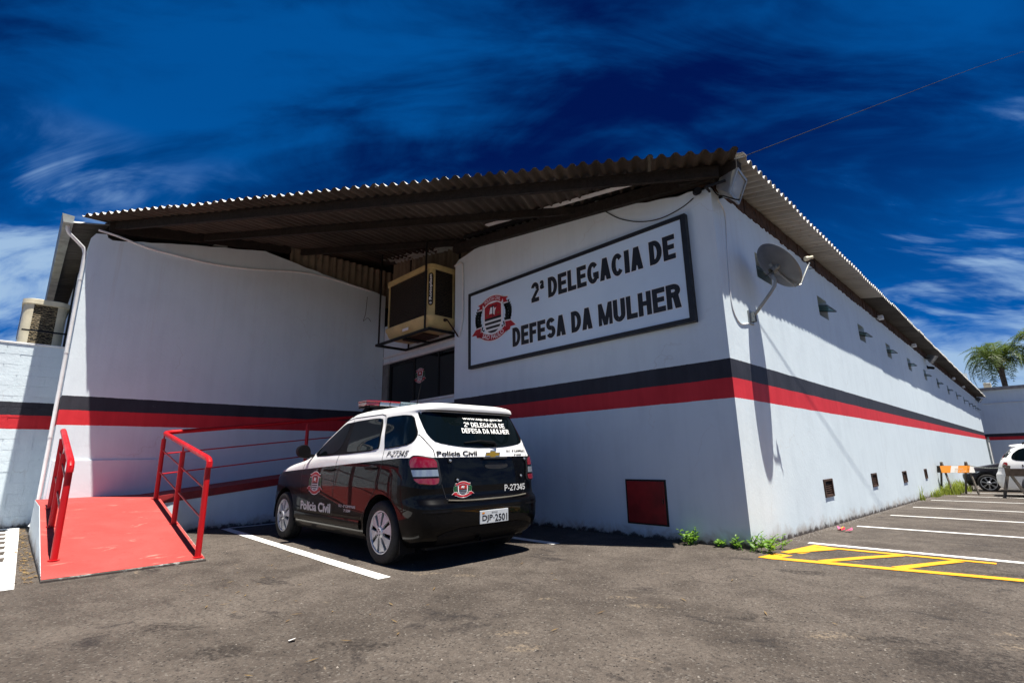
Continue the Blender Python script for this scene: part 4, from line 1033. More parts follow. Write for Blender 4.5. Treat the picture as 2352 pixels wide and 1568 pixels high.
# ================================================================== far building
fb = thing('far_building', (6, 48, -1), 'white building with the band across the far end of the yard', 'building')
MB().box(-9, 14, 48.0, 48.3, -1.4, 5.5).build('wall', far_m, fb)
MB().box(-9, 14, 47.75, 49, 5.5, 5.72).build('roof_edge', concrete, fb)
MB().box(.3, .75, 48.1, 48.6, 5.72, 6.1).build('roof_box', cream_pl, fb, bevel=.03)
mb = MB(); mb.tube([(.0, 47.96, 4.5), (14, 47.96, 4.55)], .03, 8); mb.build('conduit', pvc, fb)
gt = thing('gate', (.3, 43.6, -.9), 'tall white metal gate leaf at the far end of the long wall', 'gate')
MB().box(.02, .07, 42.7, 44.6, -.75, 1.62).build('leaf', white_trim, gt)
mb = MB(); mb.box(.0, .10, 42.62, 42.7, -.92, 1.75); mb.box(.0, .10, 44.6, 44.7, -.95, 1.9); mb.box(.0, .10, 42.7, 44.6, 1.62, 1.70); mb.build('frame', galv, gt)

# ================================================================== police car
def pch(tab):
    X = [a for a, b in tab]; Y = [b for a, b in tab]; n = len(X)
    d = [(Y[i+1]-Y[i])/(X[i+1]-X[i]) for i in range(n-1)]
    m_ = [d[0]]+[0 if d[i-1]*d[i] <= 0 else 2*d[i-1]*d[i]/(d[i-1]+d[i]) for i in range(1, n-1)]+[d[-1]]
    def f(x):
        if x <= X[0]: return Y[0]
        if x >= X[-1]: return Y[-1]
        i = 0
        while x > X[i+1]: i += 1
        h = X[i+1]-X[i]; t = (x-X[i])/h
        return (2*t**3-3*t*t+1)*Y[i]+(t**3-2*t*t+t)*h*m_[i]+(-2*t**3+3*t*t)*Y[i+1]+(t**3-t*t)*h*m_[i+1]
    return f
class Surf:
    def __init__(s, T):
        s.W = pch(T['W']); s.xr = pch(T['xr']); s.xf = pch(T['xf']); s.xm = T['xm']; s.nr = T['nr']; s.nf = T['nf']; s.z0 = T['W'][0][0]; s.z1 = T['W'][-1][0]
    def y(s, x, z):
        if x > s.xm: q = (x-s.xm)/max(1e-6, s.xr(z)-s.xm); n = s.nr
        else: q = (s.xm-x)/max(1e-6, s.xm-s.xf(z)); n = s.nf
        return s.W(z)*max(0, 1-min(1, q)**n)**(1/n)
    def x(s, y, z, front=False):
        n = s.nf if front else s.nr; L = (s.xf(z) if front else s.xr(z))-s.xm
        return s.xm+L*max(0, 1-min(1, abs(y)/max(1e-6, s.W(z)))**n)**(1/n)
    def ang(s, a, z, off, side=-1):
        """rear quarter by plan angle a (0 = rear centre, 90 deg = side)"""
        c = math.cos(a)**(2/s.nr); d = math.sin(a)**(2/s.nr)
        return (s.xm+(s.xr(z)-s.xm+off)*c, side*(s.W(z)+off)*d, z)
    def angof(s, x, y, z):
        return math.atan2((min(1, abs(y)/s.W(z)))**(s.nr/2), (max(0, (x-s.xm)/(s.xr(z)-s.xm)))**(s.nr/2))
MPV = dict(xm=-.5, nr=7.5, nf=7.0,
 W=[(.2, .81), (.3, .86), (.5, .88), (.75, .88), (.95, .868), (1.06, .853), (1.12, .832), (1.3, .785), (1.45, .73), (1.54, .705), (1.595, .68), (1.632, .62), (1.660, .50), (1.679, .28), (1.685, 0)],
 xr=[(.2, .60), (.3, .72), (.42, .76), (.58, .765), (.63, .74), (.66, .705), (.8, .70), (.95, .69), (1.06, .675), (1.15, .65), (1.3, .59), (1.45, .525), (1.545, .48), (1.56, .53), (1.60, .535), (1.645, .44), (1.672, .15), (1.683, -.2), (1.685, -.5)],
 xf=[(.2, -3.35), (.35, -3.45), (.5, -3.48), (.7, -3.45), (.85, -3.36), (.93, -3.2), (1.0, -2.85), (1.06, -2.4), (1.12, -2.2), (1.3, -1.87), (1.45, -1.6), (1.54, -1.4), (1.60, -1.24), (1.645, -1.05), (1.672, -.82), (1.683, -.65), (1.685, -.5)])
def cyl_obj(x, y, z, r_, w):
    mb = MB(); mb.lathe([(0, -w), (r_, -w), (r_, w), (0, w)], (x, y, z), (0, 1, 0), 48)
    me = mb.mesh('cut', rubber); bm = bmesh.new(); bm.from_mesh(me); bmesh.ops.remove_doubles(bm, verts=bm.verts, dist=1e-5); bmesh.ops.recalc_face_normals(bm, faces=bm.faces); bm.to_mesh(me); bm.free()
    o = bpy.data.objects.new('cut', me); COL.objects.link(o); return o
def car_body(S, paint_m, car, flip, axles, arch, nang=120):
    zs = []; z = S.z0
    while z < S.z1-.003:
        zs.append(z); z += .006 if z > S.z1-.06 else (.012 if (z > S.z1-.16 or .86 < z < 1.14) else .028)
    zs.append(S.z1-.0025)
    mb = MB(); rows = []
    for z in zs:
        row = []
        for k in range(nang):
            a = 2*math.pi*k/nang; c, d = math.cos(a), math.sin(a)
            n = S.nr if c >= 0 else S.nf; L = (S.xr(z)-S.xm) if c >= 0 else (S.xm-S.xf(z))
            row.append((S.xm+math.copysign(abs(c)**(2/n), c)*L, math.copysign(abs(d)**(2/n), d)*S.W(z), z))
        rows.append(row)
    vs_ = [q for r in rows for q in r]; fs_ = []
    for i in range(len(zs)-1):
        for k in range(nang): fs_.append((i*nang+k, i*nang+(k+1) % nang, (i+1)*nang+(k+1) % nang, (i+1)*nang+k))
    fs_ += [tuple(range(nang))[::-1], tuple((len(zs)-1)*nang+k for k in range(nang))]
    mb.add(vs_, fs_); me = mb.mesh('body', paint_m)
    tmp = bpy.data.objects.new('tmp', me); COL.objects.link(tmp); cuts = []
    for ax in axles:
        for sd_ in (-1, 1):
            c = cyl_obj(ax, sd_*.9, arch[1], arch[0], .27); cuts.append(c)
            md = tmp.modifiers.new('b', 'BOOLEAN'); md.operation = 'DIFFERENCE'; md.solver = 'EXACT'; md.object = c
    dg = bpy.context.evaluated_depsgraph_get(); dg.update()
    me2 = bpy.data.meshes.new_from_object(tmp.evaluated_get(dg)); me2.name = 'body'
    for c in cuts+[tmp]: bpy.data.objects.remove(c)
    me2.materials.clear(); me2.materials.append(paint_m)
    me2.polygons.foreach_set('use_smooth', [True]*len(me2.polygons)); me2.set_sharp_from_angle(angle=R(38))
    o = bpy.data.objects.new('body', me2); COL.objects.link(o); o.parent = car; WL[o] = Vector(); return o
def cbuild(mb, name, mat, parent, **k):
    """build in car-local space"""
    w = WL.pop(parent, None); o = mb.build(name, mat, parent, **k); WL[parent] = w if w is not None else Vector(); WL[o] = Vector(); return o
def side_patch(S, poly, off, rows=12, cols=16, sd_=-1, smooth=2):
    mb = MB(); pts = chaikin(poly, smooth) if smooth else poly
    mb.grid([[(x, sd_*(S.y(x, z)+off), z) for x, z in row] for row in scan(pts, rows, cols)]); return mb
def rear_patch(S, poly, off, rows=14, cols=24, smooth=2):
    mb = MB(); pts = chaikin(poly, smooth) if smooth else poly
    mb.grid([[(S.x(y, z)+off, y, z) for y, z in row] for row in scan(pts, rows, cols)]); return mb
def side_line(S, pts, w, off, sd_=-1):
    mb = MB(); L = []
    for a, b in zip(pts, pts[1:]):
        k = max(1, int(math.hypot(b[0]-a[0], b[1]-a[1])/.05)); L += [(a[0]+(b[0]-a[0])*i/k, a[1]+(b[1]-a[1])*i/k) for i in range(k)]
    L.append(pts[-1]); r0, r1 = [], []
    for i, (x, z) in enumerate(L):
        a = L[max(0, i-1)]; b = L[min(len(L)-1, i+1)]; dx, dz = b[0]-a[0], b[1]-a[1]; l = math.hypot(dx, dz) or 1
        nx, nz = -dz/l*w/2, dx/l*w/2
        r0.append((x+nx, sd_*(S.y(x+nx, z+nz)+off), z+nz)); r1.append((x-nx, sd_*(S.y(x-nx, z-nz)+off), z-nz))
    mb.grid([r0, r1]); return mb
def rear_line(S, pts, w, off):
    mb = MB(); L = []
    for a, b in zip(pts, pts[1:]):
        k = max(1, int(math.hypot(b[0]-a[0], b[1]-a[1])/.04)); L += [(a[0]+(b[0]-a[0])*i/k, a[1]+(b[1]-a[1])*i/k) for i in range(k)]
    L.append(pts[-1]); r0, r1 = [], []
    for i, (y, z) in enumerate(L):
        a = L[max(0, i-1)]; b = L[min(len(L)-1, i+1)]; dx, dz = b[0]-a[0], b[1]-a[1]; l = math.hypot(dx, dz) or 1
        nx, nz = -dz/l*w/2, dx/l*w/2
        r0.append((S.x(y+nx, z+nz)+off, y+nx, z+nz)); r1.append((S.x(y-nx, z-nz)+off, y-nx, z-nz))
    mb.grid([r0, r1]); return mb

def wheel(car, x, y, sd_, r_, spokes, style, rim_r=.21):
    o = bpy.data.objects.new('wheel', None)
    w2 = .095
    mb = MB(); prof = [(rim_r, -w2*.95), (rim_r+.02, -w2*1.02), (r_-.035, -w2*1.04), (r_-.012, -w2*.9), (r_, -w2*.6)]
    gro = [(r_, -.04), (r_-.007, -.037), (r_-.007, -.028), (r_, -.025), (r_, .025), (r_-.007, .028), (r_-.007, .037), (r_, .04)]
    prof2 = [(a, -b) for a, b in prof[::-1]]
    mb.lathe(prof+gro+prof2, (0, 0, 0), (0, 1, 0), 48)
    tyre_me = mb.mesh('wheel', rubber, True, 40)
    t = bpy.data.objects.new('wheel', tyre_me); COL.objects.link(t); t.parent = car; t.location = (x, y, r_)
    bpy.data.objects.remove(o); WL[t] = Vector()
    f = sd_
    mb = MB(); mb.lathe([(0, f*.035), (rim_r-.02, f*.04), (rim_r+.003, f*.08), (rim_r+.003, -f*.08)], (0, 0, 0), (0, 1, 0), 40); cbuild(mb, 'rim_well', black_pl, t, smooth=True)
    mb = MB(); mb.lathe([(rim_r-.014, f*.075), (rim_r-.006, f*.093), (rim_r+.006, f*.093), (rim_r+.008, f*.08)], (0, 0, 0), (0, 1, 0), 40)
    for k in range(spokes):
        a0 = 2*math.pi*k/spokes+.2
        if style == 'cap':
            P = [(.045, -.36), (.09, -.22), (rim_r-.05, -.26), (rim_r-.012, -.275), (rim_r-.012, .275), (rim_r-.05, .26), (.09, .17), (.045, .36)]
        else:
            P = [(.05, -.16), (rim_r-.012, -.13), (rim_r-.012, -.045), (.05, -.04)]
        for rep in ((0,) if style == 'cap' else (0, 1)):
            pts = []
            for rr_, da in P:
                a = a0+(da if not rep else -da); pts.append((rr_*math.cos(a), f*(.085+.018*(1-rr_/rim_r)), rr_*math.sin(a)))
            mb.prism(pts, (0, 0, 0), (0, -f*.022, 0))
    mb.lathe([(0, f*.112), (.045, f*.11), (.06, f*.098), (.062, f*.07)], (0, 0, 0), (0, 1, 0), 24)
    cbuild(mb, 'rim', rim_m, t, smooth=True, sharp=30)
    mb = MB()
    for k in range(5):
        a = 2*math.pi*k/5+.4; mb.lathe([(.008, f*.1135), (.008, f*.105)], (.030*math.cos(a), 0, .030*math.sin(a)), (0, 1, 0), 8); mb.lathe([(0, f*.1135), (.008, f*.1135)], (.030*math.cos(a), 0, .030*math.sin(a)), (0, 1, 0), 8)
    cbuild(mb, 'lug_nut', black_pl, t)
    return t

S = Surf(MPV)
car = thing('police_car', (-2.51, -2.345, 0), 'black and white police minivan with a red light bar parked by the front wall', 'car')
pm = car_paint('police_paint', (.80, .80, .80), (.0012, .0012, .0016), (1.048, .05, 1.063))
body = car_body(S, pm, car, False, (0, -2.66), (.372, .325))
for ax in (0, -2.66):
    for sd_ in (-1, 1): wheel(car, ax, sd_*.775, sd_, .316, 8, 'cap')
    for sd_ in (-1, 1):
        mb = MB(); mb.lathe([(.366, -sd_*.0), (.366, -sd_*.26)], (ax, sd_*.868, .325), (0, 1, 0), 40); mb.lathe([(0, -sd_*.255), (.366, -sd_*.255)], (ax, sd_*.868, .325), (0, 1, 0), 40)
        # keep only the upper part of the liner
        keep = [f for f in mb.f if all(mb.v[i][2] > .22 for i in f)]; mb.f = keep; mb.mi = [0]*len(keep)
        cbuild(mb, 'wheel_arch_liner', black_pl, car)
    mb = MB(); mb.tube([(ax, -.7, .30), (ax, .7, .30)], .04, 8); cbuild(mb, 'axle', black_pl, car)
MBx = MB(); MBx.box(-3.2, .55, -.66, .66, .17, .23); cbuild(MBx, 'underbody', black_pl, car)
# side glass, both sides
F_win = [(-1.93, 1.115), (-1.62, 1.285), (-1.33, 1.455), (-1.215, 1.503), (-1.045, 1.512), (-1.075, 1.125)]
B_win = [(-.915, 1.145), (-.925, 1.16), (-.965, 1.50), (-.95, 1.512), (-.36, 1.518), (-.30, 1.495), (-.19, 1.21), (-.20, 1.175), (-.26, 1.16)]
Q_win = [(-.055, 1.175), (-.055, 1.19), (-.195, 1.50), (-.185, 1.515), (.22, 1.515), (.31, 1.49), (.36, 1.42), (.452, 1.31), (.43, 1.235), (.36, 1.20), (.2, 1.188)]
trim = [(-1.99, 1.100), (-1.63, 1.295), (-1.335, 1.463), (-1.22, 1.510), (-1.0, 1.520), (-.335, 1.528), (-.265, 1.495), (-.165, 1.195), (-.20, 1.150), (-1.0, 1.118)]
for sd_ in (-1, 1):
    cbuild(side_patch(S, trim, .004, 16, 26, sd_, 1), 'window_trim', black_pl, car, smooth=True, fixn=False)
    for nm, P in (('side_window', F_win), ('side_window', B_win)):
        cbuild(side_patch(S, P, .008, 14, 18, sd_, 2), nm, car_glass, car, smooth=True, fixn=False)
    cbuild(side_patch(S, [(x*1.0+(x-.12)*.05, z+(z-1.35)*.06) for x, z in Q_win], .003, 18, 18, sd_, 1), 'window_trim', black_pl, car, smooth=True, fixn=False)
    cbuild(side_patch(S, Q_win, .007, 18, 18, sd_, 1), 'side_window', car_glass, car, smooth=True, fixn=False)
    # door shut lines
    for pts in ([(-2.08, .36), (-2.10, .9), (-2.06, 1.07)], [(-1.12, .36), (-1.13, .9), (-1.10, 1.11), (-1.0, 1.54)],
                [(-.42, .42), (-.25, .60), (-.10, .78), (-.03, 1.0), (-.06, 1.18), (-.17, 1.40), (-.25, 1.545), (-.34, 1.565), (-1.0, 1.565), (-1.26, 1.54)], [(-2.08, .36), (-.42, .36)]):
        cbuild(side_line(S, pts, .008, .0025, sd_), 'shut_line', ink, car, smooth=True, fixn=False)
    for hx, hz in ((-1.27, .94), (-.235, .965)):
        mb = MB(); mb.tube([(hx-.10, sd_*(S.y(hx, hz)-.01), hz-.004), (hx-.08, sd_*(S.y(hx, hz)+.030), hz-.002), (hx+.08, sd_*(S.y(hx, hz)+.030), hz+.004), (hx+.10, sd_*(S.y(hx, hz)-.01), hz+.004)], .016, 8); cbuild(mb, 'door_handle', black_pl, car, smooth=True)
        cbuild(side_patch(S, [(hx-.09, hz-.035), (hx-.06, hz+.03), (hx+.06, hz+.035), (hx+.09, hz-.03)], .0025, 8, 8, sd_, 2), 'handle_recess', ink, car, fixn=False)
    # mirror
    mb = MB(); mz = 1.16
    pts = [(-1.95, .87, 1.085), (-1.96, .97, 1.085), (-1.96, 1.03, 1.15), (-1.95, 1.02, 1.255), (-1.93, .90, 1.275), (-1.93, .85, 1.16)]
    rows = []
    for k, (dx, sc_) in enumerate(((-.10, .5), (-.075, .85), (-.03, 1.0), (.04, 1.03), (.055, .95))):
        c_ = Vector((-1.94, .94, 1.175)); rows.append([(c_.x+(q[0]-c_.x)*sc_+dx, sd_*(c_.y+(q[1]-c_.y)*sc_), c_.z+(q[2]-c_.z)*sc_) for q in pts+[pts[0]]])
    mb.grid(rows); mb.add(rows[0][:-1], [tuple(range(6))]); mb.add(rows[-1][:-1], [tuple(range(6))])
    mr = cbuild(mb, 'door_mirror', black_pl, car, smooth=True, sharp=70)
    sub = mr.modifiers.new('s', 'SUBSURF'); sub.levels = 2; sub.render_levels = 2
    mb = MB(); mb.bar((-1.93, sd_*.78, 1.11), (-1.94, sd_*.90, 1.13), .06, .04); cbuild(mb, 'mirror_arm', black_pl, car)
    # sill strip and mud flap
    mb = MB(); rows = []
    for off, z in ((.0, .30), (.018, .315), (.022, .36), (.012, .40), (.0, .405)): rows.append([(x, sd_*(S.y(x, z)+off), z) for x in [-2.24+i*.1 for i in range(19)]])
    mb.grid(rows); cbuild(mb, 'sill_moulding', MATS['police_paint'], car, smooth=True)
    mb = MB(); mb.box(.36, .368, *sorted((sd_*.68, sd_*.86)), .135, .33); cbuild(mb, 'mud_flap', black_pl, car)
    # tail lamp
    A = lambda x, y, z: (S.angof(x, y, z), z)
    def lamp(poly, off, mat, nm, cols=20, rows=12, sm=1):
        pts = chaikin(poly, sm) if sm else poly
        mb = MB(); mb.grid([[S.ang(a, z, off, sd_) for a, z in row] for row in scan(pts, rows, cols)])
        return cbuild(mb, nm, mat, lampo if nm != 'tail_lamp' else car, smooth=True, fixn=False)
    TLo = [A(.435, -.835, 1.03), A(.46, -.822, 1.075), A(.50, -.80, 1.092), A(.60, -.70, 1.075), A(.66, -.62, 1.05), A(.675, -.615, .96), A(.692, -.585, .80), A(.66, -.66, .787), A(.555, -.823, .80), A(.48, -.838, .95)]
    lampo = None; lampo = lamp(TLo, .010, ink, 'tail_lamp')
    cA = (sum(p[0] for p in TLo)/len(TLo)); cZ = .935
    inn = [(cA+(a-cA)*.90, cZ+(z-cZ)*.92) for a, z in TLo]
    def clipz(poly, lo_, hi):
        out = []
        P = chaikin(poly, 1)
        rows = scan(P, 40, 2); rows = [r for r in rows if lo_ <= r[0][1] <= hi]
        return [r[0] for r in rows]+[r[1] for r in rows[::-1]]
    lamp(clipz(inn, .956, 1.2), .016, lens_red, 'lens', 14, 10, 0); lamp(clipz(inn, .875, .945), .018, lens_clear, 'lens', 14, 6, 0); lamp(clipz(inn, .7, .866), .016, lens_red, 'lens', 14, 8, 0)
# front / rear glass
RG = [(-.655, 1.25), (-.69, 1.33), (-.675, 1.535), (-.66, 1.549), (-.30, 1.551), (.30, 1.551), (.66, 1.549), (.675, 1.535), (.70, 1.33), (.665, 1.25), (.60, 1.205), (.30, 1.168), (0, 1.158), (-.30, 1.168), (-.60, 1.205)]
rg_ = cbuild(rear_patch(S, RG, .006, 24, 40, 1), 'rear_window', car_glass, car, smooth=True, fixn=False)
WSp = [(-.66, 1.13), (-.60, 1.50), (.60, 1.50), (.66, 1.13)]
mb = MB(); mb.grid([[(S.x(y, z, True)-.006, y, z) for y, z in row] for row in scan(chaikin(WSp, 1), 20, 20)]); cbuild(mb, 'windscreen', car_glass, car, smooth=True, fixn=False)
for sd_ in (-1, 1):
    mb = MB(); mb.grid([[(S.x(y, z, True)-.008, y, z) for y, z in row] for row in scan(chaikin([(sd_*.45, .74), (sd_*.80, .78), (sd_*.82, .90), (sd_*.50, .84)], 1), 8, 10)]); cbuild(mb, 'head_lamp', lens_clear, car, smooth=True, fixn=False)
mb = MB(); mb.grid([[(S.x(y, z, True)-.008, y, z) for y, z in row] for row in scan([(-.5, .45), (-.42, .70), (.42, .70), (.5, .45)], 8, 12)]); cbuild(mb, 'grille', black_pl, car, fixn=False)
# tailgate lines
for pts in ([(-.735, 1.30), (-.70, 1.21), (-.66, 1.14), (-.655, 1.07)], [(.735, 1.30), (.70, 1.21), (.66, 1.14), (.655, 1.07)],
            [(-.60, .80), (-.55, .66), (-.50, .632), (.50, .632), (.55, .66), (.60, .80)], [(-.70, 1.552), (.70, 1.552)]):
    cbuild(rear_line(S, pts, .009, .003), 'shut_line', ink, car, smooth=True, fixn=False)
mb = MB(); mb.tube([(S.x(y, .628)+.006, y, .624+.02*(abs(y)/.55)**3) for y in [-.55+i*.1 for i in range(12)]], .008, 6); cbuild(mb, 'bumper_strip', simple('dull_strip', (.10, .09, .07), .5), car, smooth=True)
cbuild(rear_patch(S, [(-.02, .93), (-.02, 1.0), (.32, 1.0), (.32, .93)], .004, 8, 12, 2), 'handle_recess', ink, car, smooth=True, fixn=False)
mb = MB(); mb.tube([(S.x(y, 1.045)+.018, y, 1.045) for y in [-.05+i*.05 for i in range(8)]], .014, 8); cbuild(mb, 'tailgate_handle', ink, car, smooth=True)
for y, z in ((-.49, 1.027), (-.408, .833), (.61, 1.034), (.52, .844)):
    cbuild(rear_patch(S, [(y-.026, z-.026), (y-.026, z+.026), (y+.026, z+.026), (y+.026, z-.026)], .008, 6, 6, 1), 'strobe_lamp', black_pl, car, fixn=False)
    mb = MB(); mb.lathe([(0, .012), (.012, .010), (.015, 0)], (S.x(y, z)+.006, y, z), (1, 0, 0), 14); cbuild(mb, 'strobe_lens', lens_clear, car, smooth=True)
# wiper
mb = MB(); mb.tube([(S.x(.17, 1.17)+.012, .17, 1.175), (S.x(.16, 1.21)+.03, .15, 1.215), (S.x(-.05, 1.235)+.03, -.05, 1.232), (S.x(-.27, 1.215)+.018, -.27, 1.212)], [.022, .016, .010, .006], 8); cbuild(mb, 'wiper', black_pl, car, smooth=True)
# plate
mb = MB(); xr_ = S.xr(.44)+.006
mb.box(xr_-.01, xr_+.004, -.16, .245, .382, .514); pl = cbuild(mb, 'licence_plate', plate_m, car, bevel=.004)
mb = MB(); put_text(mb, text_fit('DJP', -.13, .015, .397, .468, .02), lambda a, b: (xr_+.006, a, b)); put_text(mb, text_fit('2501', .047, .225, .397, .468, .02), lambda a, b: (xr_+.006, a, b))
mb.add([(xr_+.006, .025, .428), (xr_+.006, .037, .428), (xr_+.006, .037, .440), (xr_+.006, .025, .440)], [(0, 1, 2, 3)])
put_text(mb, text_fit('SÃO PAULO', .0, .085, .480, .497, .01, 0, 'PAUL'), lambda a, b: (xr_+.006, a, b)); cbuild(mb, 'plate_lettering', ink, pl, fixn=False)
mb = MB(); mb.add([(xr_+.006, -.135, .483), (xr_+.006, -.115, .479), (xr_+.006, -.095, .487), (xr_+.006, -.10, .497), (xr_+.006, -.13, .498)], [(0, 1, 2, 3, 4)]); cbuild(mb, 'plate_mark', amber, pl, fixn=False)
# lower bumper reflectors, exhaust
for sd_ in (-1, 1):
    cbuild(rear_patch(S, [(sd_*.52, .555), (sd_*.52, .535), (sd_*.80, .535), (sd_*.80, .555)], .004, 5, 10, 0), 'bumper_edge', black_pl, car, fixn=False)
cbuild(rear_patch(S, [(-.62, .22), (-.66, .33), (-.40, .37), (.40, .37), (.66, .33), (.62, .22)], .006, 8, 20, 0), 'bumper_insert', black_pl, car, fixn=False)
mb = MB(); mb.lathe([(.022, -.15), (.026, .02), (.021, .02), (.018, -.1)], (.70, -.12, .235), (1, 0, 0), 14); cbuild(mb, 'exhaust', black_pl, car, smooth=True)
# lettering on the bodywork
def car_text(items, mat, mapper, name='lettering'):
    mb = MB()
    for it in items:
        s_, u0, u1, v0, v1 = it[:5]; put_bold(mb, s_, u0, u1, v0, v1, lambda a, b, k: mapper(a, b, k), it[5], it[6] if len(it) > 6 else 0, it[7] if len(it) > 7 else None)
    return cbuild(mb, name, mat, car, fixn=False)
sideM = lambda x, z, k=0: (x, -(S.y(x, z)+.004+k), z)
rearM = lambda y, z, k=0: (S.x(y, z)+.005+k, y, z)
rearG = lambda y, z, k=0: (S.x(y, z)+.010+k, y, z)
def car_glyphs(s, u0, u1, v0, v1, mat, mapper, shear=0):
    mb = MB(); put_glyphs(mb, s, u0, u1, v0, v1, mapper, shear); return cbuild(mb, 'lettering', mat, car, fixn=False)
car_glyphs('P-27345', .035, .402, 1.080, 1.138, ink, sideM, .25)
car_text([('Polícia Civil', -2.05, -1.16, .432, .545, .15, 0, 'PlC')], ink_grey, sideM)
car_text([('D.2 - 2ª CAMPINAS', -.94, -.535, .520, .550, .1, 0, 'CAMP')], ink_grey, sideM)
car_text([('2ª DDM', -.81, -.65, .473, .502, .1)], ink_grey, sideM)
car_text([('Polícia Civil', -.635, -.115, 1.078, 1.128, .15, 0, 'PlC')], ink, rearM)
car_text([('D.2 - 2ª CAMPINAS', .33, .64, 1.113, 1.138, .1, .15, 'CAMP')], ink, rearM)
car_text([('2ª DDM', .44, .565, 1.071, 1.093, .1, .15)], ink, rearM)
car_glyphs('P-27345', .255, .582, .690, .757, ink_grey, rearM)
car_text([('www.ssp.sp.gov.br', -.20, .41, 1.460, 1.497, .06)], ink_white, rearG)
car_glyphs('2a DELEGACIA DE', -.205, .41, 1.388, 1.440, ink_white, rearG)
car_glyphs('DEFESA DA MULHER', -.255, .455, 1.318, 1.372, ink_white, rearG)
# badge: gold cross-bar with chrome edge
def badge(k, off, mat, nm):
    c_ = (.108, 1.087); P = [(-.5, -.22), (-.45, .24), (-.18, .24), (-.16, .5), (.20, .5), (.18, .24), (.5, .24), (.45, -.22), (.18, -.22), (.16, -.5), (-.20, -.5), (-.18, -.22)]
    mb = MB(); mb.prism([(S.x(c_[0], c_[1])+.004, c_[0]+a*.205*k+(.0 if k == 1 else 0), c_[1]+b*.072*(k if k == 1 else 1.35)) for a, b in P], (0, 0, 0), (off, 0, 0)); return cbuild(mb, nm, mat, car)
badge(1.12, .006, chrome, 'badge_edge'); badge(1, .010, gold, 'badge')
emblem('crest', lambda u, v, l: tuple(Vector(sideM(-1.645+u*1.0, .77+v))+Vector((0, -.001*l, 0))+WL[car]), car, .445, True, True, .87)
emblem('crest', lambda u, v, l: tuple(Vector(rearM(-.338+u, .735+v))+Vector((.001*l, 0, 0))+WL[car]), car, .285, True, True, .77)
# light bar
for sd_ in (-1, 1):
    mb = MB(); mb.bar((-1.02, sd_*.55, 1.645), (-.97, sd_*.52, 1.705), .12, .04); mb.bar((-1.10, sd_*.665, 1.575), (-.95, sd_*.52, 1.70), .05, .03); cbuild(mb, 'bar_foot', black_pl, car)
mb = MB(); mb.box(-1.13, -.83, -.60, .60, 1.70, 1.718); lb = cbuild(mb, 'light_bar', black_pl, car, bevel=.005)
yb = [-.63, -.47, -.32, -.17, -.02, .13, .32, .47, .63]
for i in range(8):
    a, b = yb[i]+.004, yb[i+1]-.004; inx = .05 if i in (0, 7) else 0
    mb = MB(); mb.prism([(-1.14+(.05 if i == 0 else 0), a, 0), (-.82-(.05 if i == 0 else 0), a, 0), (-.82-(.05 if i == 7 else 0), b, 0), (-1.14+(.05 if i == 7 else 0), b, 0)], (0, 0, 1.72), (0, 0, 1.765)); cbuild(mb, 'lens', lens_clear if i in (1, 2, 6) else (lens_grey if i in (3, 4) else lens_red), lb, bevel=.006)
    mb = MB(); mb.prism([(-1.15+(.05 if i == 0 else 0), a-.003, 0), (-.81-(.05 if i == 0 else 0), a-.003, 0), (-.81-(.05 if i == 7 else 0), b+.003, 0), (-1.15+(.05 if i == 7 else 0), b+.003, 0)], (0, 0, 1.766), (0, 0, 1.785)); cbuild(mb, 'lens_cap', lens_red if i not in (3, 4) else lens_grey, lb, bevel=.005)
mb = MB(); mb.tube([(-.75, .02, 1.68), (-.73, .02, 1.72), (-.55, .02, 2.26)], [.012, .006, .0035], 8); cbuild(mb, 'aerial', black_pl, car, smooth=True)

# ================================================================== two cars at the end of the bays
HATCH = dict(xm=-.9, nr=6, nf=6,
 W=[(.2, .76), (.3, .81), (.5, .83), (.72, .83), (.85, .82), (.95, .80), (1.2, .70), (1.36, .60), (1.42, .50), (1.455, .3), (1.46, 0)],
 xr=[(.2, .55), (.4, .66), (.6, .66), (.95, .58), (1.2, .4), (1.36, .2), (1.42, .0), (1.455, -.4), (1.46, -.9)],
 xf=[(.2, -3.02), (.35, -3.12), (.5, -3.15), (.68, -3.1), (.76, -2.98), (.83, -2.75), (.9, -2.45), (.96, -2.15), (1.0, -2.0), (1.2, -1.6), (1.36, -1.3), (1.42, -1.15), (1.455, -1.0), (1.46, -.9)])
WAGON = dict(xm=-.8, nr=6, nf=6,
 W=[(.2, .76), (.3, .81), (.5, .83), (.75, .83), (.9, .815), (1.0, .79), (1.25, .70), (1.42, .62), (1.47, .55), (1.505, .40), (1.525, .15), (1.53, 0)],
 xr=[(.2, .72), (.3, .80), (.45, .84), (.62, .83), (.72, .78), (.85, .74), (1.05, .66), (1.25, .52), (1.42, .38), (1.455, .42), (1.475, .41), (1.505, .25), (1.525, -.3), (1.53, -.8)],
 xf=[(.2, -2.95), (.35, -3.1), (.5, -3.15), (.7, -3.1), (.8, -2.95), (.9, -2.5), (1.0, -2.05), (1.25, -1.6), (1.42, -1.3), (1.47, -1.2), (1.505, -1.1), (1.525, -.95), (1.53, -.8)])
HS = Surf(HATCH)
c2 = thing('hatchback_car', (3.48, 19.27, gz(19.3)), 'black hatchback with its bonnet facing the long wall', 'car')
cb2 = car_body(HS, car_paint('black_paint', (.010, .010, .014), (.010, .010, .014), (5, 0, 5)), c2, False, (0, -2.45), (.345, .31), 96)
for ax in (0, -2.45):
    for sd_ in (-1, 1): wheel(c2, ax, sd_*.735, sd_, .30, 7, 'fork', .215)
